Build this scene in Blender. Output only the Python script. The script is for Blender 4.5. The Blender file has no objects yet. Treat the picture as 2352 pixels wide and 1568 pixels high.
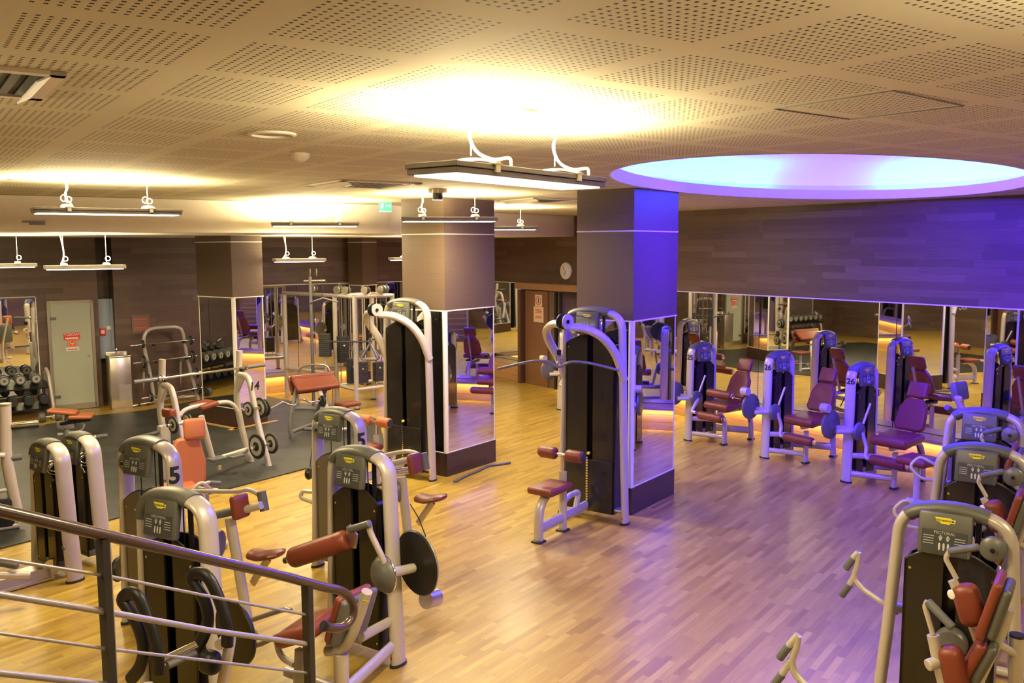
import bpy, bmesh, random
from math import *
from mathutils import Vector, Matrix
random.seed(7)
SC = bpy.context.scene
COL = SC.collection
# ---------------------------------------------------------------- camera geometry
FPX = 2040.; TH = atan(218.5/2040); RO = .0045; EYE = 2.9
Fv = Vector((0, cos(TH), -sin(TH))); U0 = Vector((0, sin(TH), cos(TH))); R0 = Vector((1, 0, 0))
Rv = R0*cos(RO)-U0*sin(RO); Uv = U0*cos(RO)+R0*sin(RO)
def ray(x, y): return Fv*FPX+Rv*(x-1176)+Uv*(784-y)
def W(x, y, z=0.):
    d = ray(x, y); t = (z-EYE)/d.z; return Vector((d.x*t, d.y*t, z))
def DP(x, y, Y):
    d = ray(x, y); t = Y/d.y; return Vector((d.x*t, Y, EYE+d.z*t))
cam = bpy.data.cameras.new('camera'); camo = bpy.data.objects.new('camera', cam); COL.objects.link(camo)
cam.sensor_width = 36; cam.lens = FPX*36/2352; cam.clip_start = .05; cam.clip_end = 200
m = Matrix((Rv, Uv, -Fv)).transposed().to_4x4(); m.translation = (0, 0, EYE)
camo.matrix_world = m
SC.camera = camo
SC.view_settings.view_transform = 'Standard'; SC.view_settings.look = 'None'
SC.view_settings.gamma = 1; SC.view_settings.use_curve_mapping = False
SC.view_settings.exposure = 0.0
wd = bpy.data.worlds.new('world'); SC.world = wd; wd.use_nodes = True
wd.node_tree.nodes['Background'].inputs[0].default_value = (.9, .7, .5, 1)
wd.node_tree.nodes['Background'].inputs[1].default_value = .02

class Fr:
    """local frame standing on the floor: x along azimuth az, y = az-90, z up"""
    def __init__(s, x, y, az, z=0.):
        s.o = Vector((x, y, z)); s.az = az; a = radians(az)
        s.x = Vector((sin(a), cos(a), 0)); s.y = Vector((-cos(a), sin(a), 0)); s.rz = pi/2-a
    def loc(s, p):
        q = Vector(p)-s.o; return Vector((q.dot(s.x), q.dot(s.y), q.z))
    def L(s, px, py, x=None, y=None, z=None):
        e = s.loc((0, 0, EYE)); d = ray(px, py); d = Vector((d.dot(s.x), d.dot(s.y), d.z))
        if y is not None: t = (y-e.y)/d.y
        elif x is not None: t = (x-e.x)/d.x
        else: t = (z-s.o.z-e.z)/d.z
        return e+d*t
    def w(s, x, y, z=0): return s.o+s.x*x+s.y*y+Vector((0, 0, z))

# ---------------------------------------------------------------- objects
def tag(o, label=None, cat=None, group=None, kind=None):
    if label: o['label'] = label
    if cat: o['category'] = cat
    if group: o['group'] = group
    if kind: o['kind'] = kind
    return o
def empty(name, fr, label, cat, group=None):
    o = bpy.data.objects.new(name, None); COL.objects.link(o); o.empty_display_size = .1
    o.location = fr.o; o.rotation_euler = (0, 0, fr.rz)
    return tag(o, label, cat, group)
def copy_tree(o, parent=None):
    c = o.copy(); COL.objects.link(c)
    if parent: c.parent = parent
    for ch in [q for q in bpy.data.objects if q.parent == o]: copy_tree(ch, c)
    return c
def catmull(P, k):
    P = [Vector(p) for p in P]
    if k <= 1 or len(P) < 3: return P
    out = []
    n = len(P)
    for i in range(n-1):
        p0 = P[i-1] if i else P[0]*2-P[1]; p1 = P[i]; p2 = P[i+1]; p3 = P[i+2] if i+2 < n else P[-1]*2-P[-2]
        for j in range(k):
            t = j/k
            out.append(.5*((2*p1)+(p2-p0)*t+(2*p0-5*p1+4*p2-p3)*t*t+(3*p1-p0-3*p2+p3)*t**3))
    out.append(P[-1]); return out
def roundpath(P, r, k=5):
    """polyline with filleted corners"""
    P = [Vector(p) for p in P]; out = [P[0]]
    for i in range(1, len(P)-1):
        a = P[i-1]-P[i]; b = P[i+1]-P[i]; ra = min(r, a.length*.45, b.length*.45)
        s = P[i]+a.normalized()*ra; e = P[i]+b.normalized()*ra
        for j in range(k+1):
            t = j/k; out.append(s*(1-t)**2+P[i]*2*t*(1-t)+e*t*t)
    out.append(P[-1]); return out
class MB:
    def __init__(s): s.v = []; s.f = []; s.mi = []; s.cur = 0
    def add(s, vs, fs):
        n = len(s.v); s.v += [tuple(v) for v in vs]; s.f += [[i+n for i in f] for f in fs]; s.mi += [s.cur]*len(fs); return s
    def box(s, c, d, R=None, bev=0., seg=2):
        x, y, z = (q/2 for q in d)
        if bev:
            bm = bmesh.new(); bmesh.ops.create_cube(bm, size=1)
            for v in bm.verts: v.co = Vector((v.co.x*d[0], v.co.y*d[1], v.co.z*d[2]))
            bmesh.ops.bevel(bm, geom=bm.edges[:], offset=min(bev, min(d)*.49), segments=seg, affect='EDGES', profile=.5)
            vs = [v.co.copy() for v in bm.verts]; bm.verts.index_update(); fs = [[v.index for v in f.verts] for f in bm.faces]; bm.free()
        else:
            vs = [Vector((a*x, b*y, e*z)) for a in (-1, 1) for b in (-1, 1) for e in (-1, 1)]
            fs = [(0, 1, 3, 2), (4, 6, 7, 5), (0, 4, 5, 1), (2, 3, 7, 6), (0, 2, 6, 4), (1, 5, 7, 3)]
        c = Vector(c)
        return s.add([c+(R@v if R else v) for v in vs], fs)
    def ring(s, P, rs, n, caps, ry=None, up=None):
        m = len(P); T = []
        for i in range(m):
            t = (P[min(i+1, m-1)]-P[max(i-1, 0)])
            T.append(t.normalized() if t.length > 1e-9 else Vector((0, 0, 1)))
        u = Vector(up) if up else (Vector((0, 0, 1)) if abs(T[0].z) < .9 else Vector((0, 1, 0)))
        vs = []; fs = []
        for i in range(m):
            a = u-T[i]*u.dot(T[i])
            if a.length < 1e-4: a = T[i].orthogonal()
            a.normalize()
            if not up: u = a
            b = T[i].cross(a)
            r1 = rs[i]; r2 = ry[i] if ry else r1
            for j in range(n):
                q = 2*pi*j/n; vs.append(P[i]+b*(r1*cos(q))+a*(r2*sin(q)))
        for i in range(m-1):
            for j in range(n):
                k = (j+1) % n; fs.append((i*n+j, i*n+k, (i+1)*n+k, (i+1)*n+j))
        if caps: fs.append(list(range(n))[::-1]); fs.append([(m-1)*n+j for j in range(n)])
        return s.add(vs, fs)
    def tube(s, P, r, ry=None, n=12, k=1, caps=True, up=None, fil=0):
        P = roundpath(P, fil) if fil else catmull(P, k)
        m = len(P); lst = lambda q: None if q is None else ([q]*m if not isinstance(q, (list, tuple)) else [q[0]+(q[1]-q[0])*i/(m-1) for i in range(m)])
        return s.ring(P, lst(r), n, caps, lst(ry), up)
    def cyl(s, a, b, r, r2=None, n=20):
        return s.ring([Vector(a), Vector(b)], [r, r if r2 is None else r2], n, True)
    def roll(s, a, b, r, e=.02, n=20):
        """padded roller with soft ends"""
        a = Vector(a); b = Vector(b); d = (b-a); l = d.length; d.normalize()
        hs = [0, e*.25, e*.7, e*1.3, l-e*1.3, l-e*.7, l-e*.25, l]; rs = [r*.72, r*.88, r*.97, r, r, r*.97, r*.88, r*.72]
        return s.ring([a+d*h for h in hs], rs, n, True)
    def lathe(s, prof, o, ax, n=28):
        ax = Vector(ax).normalized(); o = Vector(o)
        open_ = prof[0][0] > .005 and prof[-1][0] > .005
        if open_: prof = list(prof)+[prof[0]]
        T0 = ax.orthogonal().normalized(); T1 = ax.cross(T0); vs = []; fs = []; k = len(prof)
        for r, h in prof:
            for j in range(n): q = 2*pi*j/n; vs.append(o+ax*h+(T0*cos(q)+T1*sin(q))*max(r, .0005))
        for i in range(k-1):
            for j in range(n): fs.append((i*n+j, i*n+(j+1) % n, (i+1)*n+(j+1) % n, (i+1)*n+j))
        if not open_: fs.append(list(range(n))[::-1]); fs.append([(k-1)*n+j for j in range(n)])
        return s.add(vs, fs)
    def torus(s, c, ax, R, r, n=24, m=8, a0=0, a1=2*pi):
        ax = Vector(ax).normalized(); u = ax.orthogonal().normalized(); w = ax.cross(u)
        full = abs(a1-a0-2*pi) < 1e-6
        P = [Vector(c)+u*(R*cos(a0+(a1-a0)*i/n))+w*(R*sin(a0+(a1-a0)*i/n)) for i in range(n+1)]
        return s.ring(P, [r]*len(P), m, not full, up=ax)
    def prism(s, poly, o, ux, uy, th):
        """poly in (ux,uy) plane, extruded th along ux x uy"""
        o = Vector(o); ux = Vector(ux).normalized(); uy = Vector(uy).normalized(); n = ux.cross(uy)
        k = len(poly); vs = [o+ux*a+uy*b for a, b in poly]+[o+ux*a+uy*b+n*th for a, b in poly]
        fs = [list(range(k))[::-1], [k+i for i in range(k)]]+[(i, (i+1) % k, k+(i+1) % k, k+i) for i in range(k)]
        return s.add(vs, fs)
    def quad(s, a, b, c, d): return s.add([a, b, c, d], [(0, 1, 2, 3)])
    def build(s, name, mat, parent=None, fr=None, smooth=35, bev=0, sub=0):
        me = bpy.data.meshes.new(name); me.from_pydata(s.v, [], s.f)
        for mm in (mat if isinstance(mat, (list, tuple)) else [mat]): me.materials.append(mm)
        me.polygons.foreach_set('material_index', s.mi)
        bm = bmesh.new(); bm.from_mesh(me); bmesh.ops.recalc_face_normals(bm, faces=bm.faces); bm.to_mesh(me); bm.free()
        if smooth:
            me.polygons.foreach_set('use_smooth', [True]*len(me.polygons)); me.set_sharp_from_angle(angle=radians(smooth))
        o = bpy.data.objects.new(name, me); COL.objects.link(o)
        if parent: o.parent = parent
        elif fr: o.location = fr.o; o.rotation_euler = (0, 0, fr.rz)
        if bev:
            b = o.modifiers.new('b', 'BEVEL'); b.width = bev; b.segments = 2; b.limit_method = 'ANGLE'
        return o
_txt = {}
def text(mb, s, size, o, ux, uy, center=True, bold=0.):
    key = (s, bold)
    if key not in _txt:
        c = bpy.data.curves.new('t', 'FONT'); c.body = s; c.size = 1; c.align_x = 'CENTER'; c.align_y = 'CENTER'; c.offset = bold; c.resolution_u = 3
        ob = bpy.data.objects.new('t', c); COL.objects.link(ob)
        bpy.context.view_layer.update()
        me = ob.to_mesh(); _txt[key] = ([v.co.copy() for v in me.vertices], [list(p.vertices) for p in me.polygons])
        ob.to_mesh_clear(); bpy.data.objects.remove(ob); bpy.data.curves.remove(c)
    vs, fs = _txt[key]; o = Vector(o); ux = Vector(ux).normalized(); uy = Vector(uy).normalized()
    mb.add([o+ux*(v.x*size)+uy*(v.y*size) for v in vs], fs)
# ---------------------------------------------------------------- materials
def newmat(name):
    m = bpy.data.materials.new(name); m.use_nodes = True; nt = m.node_tree
    return m, nt, nt.nodes['Principled BSDF']
def mat(name, col, rough=.5, metal=0., coat=0., noise=0., nscale=20, em=None, ems=0, spec=.5, bump=0., trans=0.):
    m, nt, b = newmat(name)
    b.inputs['Base Color'].default_value = (*col, 1); b.inputs['Roughness'].default_value = rough
    b.inputs['Metallic'].default_value = metal; b.inputs['Coat Weight'].default_value = coat
    b.inputs['Specular IOR Level'].default_value = spec
    b.inputs['Transmission Weight'].default_value = trans
    if em: b.inputs['Emission Color'].default_value = (*em, 1); b.inputs['Emission Strength'].default_value = ems
    if noise or bump:
        tc = nt.nodes.new('ShaderNodeTexCoord'); nz = nt.nodes.new('ShaderNodeTexNoise'); nz.inputs['Scale'].default_value = nscale; nz.inputs['Detail'].default_value = 4
        nt.links.new(tc.outputs['Object'], nz.inputs['Vector'])
    if noise:
        mx = nt.nodes.new('ShaderNodeMix'); mx.data_type = 'RGBA'
        mx.inputs[6].default_value = (*[c*(1-noise) for c in col], 1); mx.inputs[7].default_value = (*[min(1, c*(1+noise)) for c in col], 1)
        nt.links.new(nz.outputs[0], mx.inputs[0]); nt.links.new(mx.outputs[2], b.inputs['Base Color'])
    if bump:
        bp = nt.nodes.new('ShaderNodeBump'); bp.inputs['Strength'].default_value = bump; bp.inputs['Distance'].default_value = .004
        nt.links.new(nz.outputs[0], bp.inputs['Height']); nt.links.new(bp.outputs[0], b.inputs['Normal'])
    return m
class NT:
    """tiny node math helper"""
    def __init__(s, nt): s.nt = nt
    def m(s, op, a, b=None, c=None):
        n = s.nt.nodes.new('ShaderNodeMath'); n.operation = op
        for i, q in enumerate((a, b, c)):
            if q is None: continue
            if isinstance(q, (int, float)): n.inputs[i].default_value = q
            else: s.nt.links.new(q, n.inputs[i])
        return n.outputs[0]
    def sep(s, v):
        n = s.nt.nodes.new('ShaderNodeSeparateXYZ'); s.nt.links.new(v, n.inputs[0]); return n.outputs
    def comb(s, x, y, z=0):
        n = s.nt.nodes.new('ShaderNodeCombineXYZ')
        for i, q in enumerate((x, y, z)):
            if isinstance(q, (int, float)): n.inputs[i].default_value = q
            else: s.nt.links.new(q, n.inputs[i])
        return n.outputs[0]
    def wn(s, v):
        n = s.nt.nodes.new('ShaderNodeTexWhiteNoise'); n.noise_dimensions = '3D'; s.nt.links.new(v, n.inputs['Vector']); return n.outputs['Value']
    def noise(s, v, sc, det=3, rough=.5):
        n = s.nt.nodes.new('ShaderNodeTexNoise'); n.inputs['Scale'].default_value = sc; n.inputs['Detail'].default_value = det; n.inputs['Roughness'].default_value = rough
        s.nt.links.new(v, n.inputs['Vector']); return n.outputs[0]
    def ramp(s, f, stops):
        n = s.nt.nodes.new('ShaderNodeValToRGB'); cr = n.color_ramp
        while len(cr.elements) < len(stops): cr.elements.new(.5)
        for e, (p, c) in zip(cr.elements, stops): e.position = p; e.color = (*c, 1)
        s.nt.links.new(f, n.inputs[0]); return n.outputs[0]
    def mix(s, f, a, b, mode='MIX'):
        n = s.nt.nodes.new('ShaderNodeMix'); n.data_type = 'RGBA'; n.blend_type = mode
        for i, q in ((0, f), (6, a), (7, b)):
            if isinstance(q, (int, float)): n.inputs[i].default_value = q
            elif isinstance(q, tuple): n.inputs[i].default_value = (*q, 1)
            else: s.nt.links.new(q, n.inputs[i])
        return n.outputs[2]
def planks(name, rh, pl, cols, rough, rot=0., vert=False, grain=.25, gap=.35, coat=0., bump=.0, spec=.5, gw=.02):
    """staggered strips; strips run along x (rotated by rot about z); rows along y, or along z if vert"""
    m, nt, b = newmat(name); N = NT(nt)
    tc = nt.nodes.new('ShaderNodeTexCoord'); mp = nt.nodes.new('ShaderNodeMapping'); mp.vector_type = 'POINT'
    mp.inputs['Rotation'].default_value = (0, 0, rot); nt.links.new(tc.outputs['Object'], mp.inputs[0])
    x, y, z = N.sep(mp.outputs[0]); r = z if vert else y
    rr = N.m('DIVIDE', r, rh); row = N.m('FLOOR', rr); fy = N.m('FRACT', rr)
    h = N.wn(N.comb(row, 3.7, 1.1)); h2 = N.wn(N.comb(row, 9.2, 5.3))
    ln = N.m('MULTIPLY_ADD', h2, pl*.5, pl*.75)
    xx = N.m('DIVIDE', N.m('ADD', x, N.m('MULTIPLY', h, 7.3)), ln); cell = N.m('FLOOR', xx); fx = N.m('FRACT', xx)
    c = N.wn(N.comb(row, cell, 2.2))
    col = N.ramp(c, cols)
    gv = N.comb(N.m('MULTIPLY', x, 2.2), N.m('MULTIPLY', r, 38.), N.m('MULTIPLY', c, 31.))
    g = N.noise(gv, 1.6, 5, .6)
    col = N.mix(grain, col, N.ramp(g, [(.3, (.25, .2, .15)), (.7, (1, 1, 1))]), 'MULTIPLY')
    e1 = N.m('LESS_THAN', fy, gw); e2 = N.m('LESS_THAN', fx, gw*rh/pl*1.2); e = N.m('MULTIPLY', N.m('MAXIMUM', e1, e2), gap)
    col = N.mix(e, col, (.03, .015, .008))
    nt.links.new(col, b.inputs['Base Color']); b.inputs['Roughness'].default_value = rough; b.inputs['Coat Weight'].default_value = coat
    b.inputs['Coat Roughness'].default_value = .15; b.inputs['Specular IOR Level'].default_value = spec
    rv = N.m('MULTIPLY_ADD', g, .12, rough-.06); nt.links.new(rv, b.inputs['Roughness'])
    if bump:
        bp = nt.nodes.new('ShaderNodeBump'); bp.inputs['Strength'].default_value = bump; bp.inputs['Distance'].default_value = .003
        nt.links.new(N.m('ADD', g, N.m('MULTIPLY', e, -3)), bp.inputs['Height']); nt.links.new(bp.outputs[0], b.inputs['Normal'])
    return m
M = {}
M['paint'] = mat('silver_paint', (.50, .455, .40), .34, .2, coat=.25)
M['paint_dark'] = mat('grey_paint', (.30, .29, .28), .35, .4)
M['cap'] = mat('grey_plastic', (.088, .088, .078), .42, spec=.5, bump=.1, nscale=300)
M['panel'] = mat('panel_plastic', (.10, .105, .10), .4)
M['panel2'] = mat('panel_print', (.055, .06, .062), .3)
M['ink'] = mat('pale_ink', (.5, .52, .5), .5)
M['shroud'] = mat('smoked_plastic', (.014, .0125, .011), .25, coat=.15, spec=.5)
M['stack'] = mat('weight_plate_black', (.035, .035, .033), .45, noise=.2)
M['orange'] = mat('red_leather_warm_lit', (.40, .125, .048), .42, spec=.4, bump=.12, nscale=180)  # same leather as red, with the yellow lamplight put into its colour
M['red'] = mat('red_leather', (.175, .038, .020), .42, spec=.4, bump=.12, nscale=180)
M['rubber'] = mat('black_rubber', (.018, .018, .02), .5)
M['grip'] = mat('grey_grip', (.10, .10, .11), .55, bump=.3, nscale=200)
M['blackpad'] = mat('black_pad', (.012, .012, .013), .42, spec=.35)
M['chrome'] = mat('chrome', (.8, .78, .74), .12, 1.)
M['steel'] = mat('brushed_steel', (.62, .56, .46), .28, .9, noise=.1, nscale=8)
M['disc'] = mat('grey_disc', (.13, .13, .125), .38, .2)
M['black'] = mat('black_disc', (.01, .01, .01), .4, spec=.35)
M['cable'] = mat('steel_cable', (.05, .05, .05), .4, .5)
M['num'] = mat('number_ink', (.01, .01, .012), .5)
M['yellow'] = mat('yellow_badge', (.75, .68, .05), .4)
M['redmark'] = mat('red_mark', (.7, .03, .02), .4)
M['mirror'] = mat('mirror_glass', (.86, .87, .84), .015, 1.)
M['white_trim'] = mat('white_trim', (.78, .74, .68), .35)
M['cream'] = mat('cream_paint', (.78, .72, .64), .6, noise=.03, nscale=3)
M['white'] = mat('white_plastic', (.85, .83, .78), .4)
M['housing'] = mat('lamp_housing', (.16, .14, .14), .4, .3)
M['housing_pale'] = mat('lamp_housing_pale', (.5, .46, .4), .4, .3)
M['glow'] = mat('lamp_diffuser', (1, 1, 1), .5, em=(1, .9, .78), ems=6)
M['lampcord'] = mat('lamp_cord', (.8, .78, .72), .5)
M['plate_grey'] = mat('disc_grey', (.34, .325, .28), .5)
M['plinth'] = mat('plinth_wood', (.05, .027, .018), .35, noise=.2, nscale=12)
M['beigewood'] = planks('ledge_wood', .12, 3.0, [(0, (.36, .20, .085)), (1, (.46, .27, .12))], .35, vert=True, gap=.7, gw=.04)
cw = [(0, (.095, .058, .038)), (.3, (.115, .072, .046)), (.8, (.135, .084, .054)), (1, (.17, .11, .07))]
M['wallwood'] = planks('wall_wood', .1, 1.0, cw, .42, vert=True, gap=.35, grain=.35, coat=.0)
M['colwood'] = planks('column_veneer', 40., 90., [(0, (.12, .082, .06)), (1, (.12, .082, .06))], .38, vert=True, gap=0, grain=.22)
fw = [(0, (.33, .195, .030)), (.22, (.41, .265, .040)), (.75, (.46, .31, .048)), (1, (.54, .38, .066))]
M['floor'] = planks('floor_wood', .052, .42, fw, .36, rot=radians(90-36.3)*-1, gap=.3, grain=.3, coat=.06, bump=.05, spec=.5)
# ================================================================ ROOM
CZ = 3.5; LZ = 3.09
RM = Fr(0, 0, 55)
A0, A1, B0, B1 = -2.2, 11.42, -3., 17.56
def rw(a, b, z=0): return RM.w(a, b, z)
def frm(a, b, az, z=0):
    p = RM.w(a, b); return Fr(p.x, p.y, az, z)
def struct(o): o['kind'] = 'structure'; return o
mb = MB(); c4 = [rw(A0-.2, B0-.2), rw(A1+.2, B0-.2), rw(A1+.2, B1+.2), rw(A0-.2, B1+.2)]
mb.add(c4+[p-Vector((0, 0, .1)) for p in c4], [(0, 1, 2, 3), (7, 6, 5, 4), (0, 4, 5, 1), (1, 5, 6, 2), (2, 6, 7, 3), (3, 7, 4, 0)])
struct(mb.build('floor', M['floor'], smooth=0))
# rubber mat
def matmat():
    m, nt, b = newmat('rubber_tiles'); N = NT(nt)
    tc = nt.nodes.new('ShaderNodeTexCoord'); x, y, z = N.sep(tc.outputs['Object'])
    X = N.m('DIVIDE', x, .5); Y = N.m('DIVIDE', y, .5)
    par = N.m('MODULO', N.m('ABSOLUTE', N.m('ADD', N.m('FLOOR', X), N.m('FLOOR', Y))), 2.)
    ck = N.noise(N.comb(N.m('MULTIPLY', x, 3.), N.m('MULTIPLY', y, 30.)), 1.2, 4)
    ck2 = N.noise(N.comb(N.m('MULTIPLY', x, 30.), N.m('MULTIPLY', y, 3.)), 1.2, 4)
    f = N.m('ADD', N.m('MULTIPLY', ck, par), N.m('MULTIPLY', ck2, N.m('SUBTRACT', 1, par)))
    f2 = N.m('MULTIPLY_ADD', par, .16, f)
    c = N.ramp(f2, [(.3, (.005, .006, .006)), (.75, (.030, .032, .030))])
    nt.links.new(c, b.inputs['Base Color']); b.inputs['Roughness'].default_value = .5
    return m
M['mat'] = matmat()
q = [W(-260, 1330), W(700, 1078), W(885, 1027), W(870, 964), W(600, 908), W(470, 918), W(330, 944), W(205, 957), W(60, 985), W(-160, 1010), W(-400, 1050)]
fm = Fr(-5.01, 8.41, 36.3)
loc = [fm.loc(p) for p in q]
mb = MB(); mb.prism([(p.x, p.y) for p in loc], (0, 0, 0.001), (1, 0, 0), (0, 1, 0), .014)
struct(mb.build('trim_1', M['mat'], fr=fm, smooth=0))
# walls ----------------------------------------------------------
def wallp(name, fr, rects, th, mt):
    mb = MB()
    for x0, x1, z0, z1 in rects: mb.box(((x0+x1)/2, -th/2, (z0+z1)/2), (x1-x0, th, z1-z0))
    return struct(mb.build(name, mt, fr=fr, smooth=0))
LN = B1-B0; LW = A1-A0
WR = frm(A1, B0, -35); WB = frm(A1, B1, -125); WL = frm(A0, B1, 145); WF = frm(A0, B0, 55)
wallp('wall_right', WR, [(0, LN, 0, CZ)], .12, M['wallwood'])
# back wall with a dark niche
nx0 = WB.L(265, 750, y=0).x; nx1 = WB.L(228, 750, y=0).x
wallp('wall_back', WB, [(0, nx0, 0, CZ), (nx1, LW, 0, CZ)], .12, M['wallwood'])
mb = MB(); mb.box(((nx0+nx1)/2, -.47, CZ/2), (nx1-nx0+.3, .04, CZ)); mb.box((nx0-.02, -.3, CZ/2), (.04, .36, CZ)); mb.box((nx1+.02, -.3, CZ/2), (.04, .36, CZ))
struct(mb.build('trim_2', M['wallwood'], fr=WB, smooth=0))
wallp('wall_left', WL, [(0, LN, 0, CZ)], .12, M['wallwood'])
wallp('wall_front', WF, [(0, LW, 0, CZ)], .12, M['wallwood'])
# ceiling with an oval opening ------------------------------------
def ceilmat():
    m, nt, b = newmat('perforated_ceiling'); N = NT(nt)
    tc = nt.nodes.new('ShaderNodeTexCoord'); x, y, z = N.sep(tc.outputs['Object'])
    x = N.m('SUBTRACT', x, 1.763); y = N.m('SUBTRACT', y, CB0)
    u = N.m('MULTIPLY', N.m('SUBTRACT', N.m('FRACT', N.m('ADD', N.m('DIVIDE', x, .6), .5)), .5), .6)
    v = N.m('MULTIPLY', N.m('SUBTRACT', N.m('FRACT', N.m('ADD', N.m('DIVIDE', y, .6), .5)), .5), .6)
    P = .031
    ins = N.m('MULTIPLY', N.m('LESS_THAN', N.m('ABSOLUTE', u), P*8), N.m('LESS_THAN', N.m('ABSOLUTE', v), P*8))
    def hole(q): return N.m('LESS_THAN', N.m('ABSOLUTE', N.m('SUBTRACT', N.m('FRACT', N.m('DIVIDE', q, P)), .5)), .19)
    h = N.m('MULTIPLY', N.m('MULTIPLY', hole(u), hole(v)), ins)
    h = N.m('MULTIPLY', h, N.m('GREATER_THAN', x, -1.5))
    n = N.noise(tc.outputs['Object'], .8, 2)
    c = N.mix(n, (.60, .56, .42), (.66, .62, .47))
    c = N.mix(h, c, (.05, .03, .02))
    nt.links.new(c, b.inputs['Base Color']); b.inputs['Roughness'].default_value = .75; b.inputs['Specular IOR Level'].default_value = .2
    return m
CB0 = 2.28
M['ceiling'] = ceilmat()
EC = (7.73, 5.47); EA, EB, ER = 3.33, 1.75, radians(20.7)
def ell(t, g=0.):
    x = (EA+g)*cos(t); y = (EB+g)*sin(t); return Vector((EC[0]+x*cos(ER)-y*sin(ER), EC[1]+x*sin(ER)+y*cos(ER), 0))
NS = 96
mb = MB(); vs = []; fs = []
for i in range(NS):
    t = 2*pi*i/NS; p = ell(t); d = Vector((cos(t+ER), sin(t+ER), 0)); ks = []
    for lim, c, dd in ((A1+.1, p.x, d.x), (A0-.1, p.x, d.x), (B1+.1, p.y, d.y), (B0-.1, p.y, d.y)):
        if abs(dd) > 1e-6 and (lim-c)/dd > 0: ks.append((lim-c)/dd)
    o_ = p+d*min(ks); vs += [(p.x, p.y, CZ), (o_.x, o_.y, CZ)]
for i in range(NS): j = (i+1) % NS; fs.append((2*i, 2*i+1, 2*j+1, 2*j))
# fill the four corners
import itertools
for ca, cb in itertools.product((A0-.1, A1+.1), (B0-.1, B1+.1)):
    for i in range(NS):
        a = vs[2*i+1]; b = vs[2*((i+1) % NS)+1]
        if abs(a[0]-b[0]) > 1e-4 and abs(a[1]-b[1]) > 1e-4:
            if (abs(a[0]-ca) < 1e-4 or abs(b[0]-ca) < 1e-4) and (abs(a[1]-cb) < 1e-4 or abs(b[1]-cb) < 1e-4):
                vs.append((ca, cb, CZ)); fs.append((2*i+1, len(vs)-1, 2*((i+1) % NS)+1))
mb.add(vs, fs); struct(mb.build('ceiling', M['ceiling'], fr=Fr(0, 0, 55), smooth=0))
# oval cove: lip, trough, dome
def ringband(mb, prof):
    vs = []; fs = []; k = len(prof)
    for i in range(NS):
        for g, z in prof: p = ell(2*pi*i/NS, g); vs.append((p.x, p.y, z))
    for i in range(NS):
        j = (i+1) % NS
        for q_ in range(k-1): fs.append((i*k+q_, i*k+q_+1, j*k+q_+1, j*k+q_))
    mb.add(vs, fs)
mb = MB(); ringband(mb, [(.02, CZ-.001), (0, CZ-.001), (0, CZ+.115), (.03, CZ+.115), (.03, CZ+.02), (.42, CZ+.02), (.42, CZ+.2)])
struct(mb.build('trim_3', M['cream'], fr=Fr(0, 0, 55)))
dome_glow = mat('dome_light_emission', (.55, .6, .7), .6, em=(.40/10, .22/10, 1), ems=10)  # LED light bouncing off the dome, put in as even emission
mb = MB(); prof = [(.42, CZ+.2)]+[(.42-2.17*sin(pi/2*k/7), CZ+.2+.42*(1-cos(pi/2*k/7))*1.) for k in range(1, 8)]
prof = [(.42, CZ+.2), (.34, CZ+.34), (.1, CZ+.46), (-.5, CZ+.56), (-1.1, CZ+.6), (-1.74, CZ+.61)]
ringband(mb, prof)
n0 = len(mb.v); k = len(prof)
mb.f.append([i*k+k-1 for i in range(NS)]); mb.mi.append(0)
struct(mb.build('trim_4', dome_glow, fr=Fr(0, 0, 55)))
# lower ceiling with beam face
mb = MB(); poly = [(A0, 11.48), (5.94, 11.50), (7.4, 12.5), (9.0, 13.36), (A1, 14.1), (A1, B1), (A0, B1)]
mb.prism(poly, (0, 0, LZ), (1, 0, 0), (0, 1, 0), CZ-LZ-.004)
struct(mb.build('trim_5', M['cream'], fr=Fr(0, 0, 55), smooth=0))
# pale lighting trough strip under the lower ceiling, back wall
# ledge along the right and back walls
def ledge(name, fr, x0, x1, d=.42, h=.35):
    mb = MB(); mb.prism([(0, 0), (d, 0), (d, h-.02), (d-.02, h), (0, h)], (x0, 0.0, 0.0), (0, 1, 0), (0, 0, 1), (x1-x0))
    return struct(mb.build(name, M['beigewood'], fr=fr, smooth=0))
ledge('trim_6', WR, 0.3, 17.05); ledge('trim_7', WR, 18.25, 20.1); ledge('trim_8', WB, .43, 6.1)
# wall mirrors -----------------------------------------------------
def mirror(fr, x0, x1, z0, z1, label, n=1, group=None):
    t = empty('wall_mirror', fr, label, 'mirror', group); w = (x1-x0)/n
    for i in range(n):
        mb = MB(); mb.box((x0+w*(i+.5), .012, (z0+z1)/2), (w-.012, .012, z1-z0)); mb.build('glass_panel', M['mirror'], t, smooth=0)
    mb = MB()
    mb.box(((x0+x1)/2, .012, z1+.008), (x1-x0, .02, .016))
    for xx in (x0, x1): mb.box((xx, .012, (z0+z1)/2), (.016, .02, z1-z0))
    mb.build('edge_strip', M['white_trim'], t, smooth=0)
    return t
mirror(WR, .5, 17.1, .36, 2.09, 'long wall mirror under the wood cladding, behind the row of leg machines', 7)
mirror(WR, 18.25, 20.4, .36, 2.09, 'narrow strip of wall mirror between the wood-clad pillar and the brown doorway')
mirror(WB, .2, 6.0, .36, 2.13, 'wall mirror behind the cable pulley station', 4)
lx = WB.L(88, 800, y=0).x
mirror(WB, lx, lx+3.2, .3, 2.05, 'wall mirror behind the dumbbell rack, left of the frosted glass door', 2)
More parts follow.
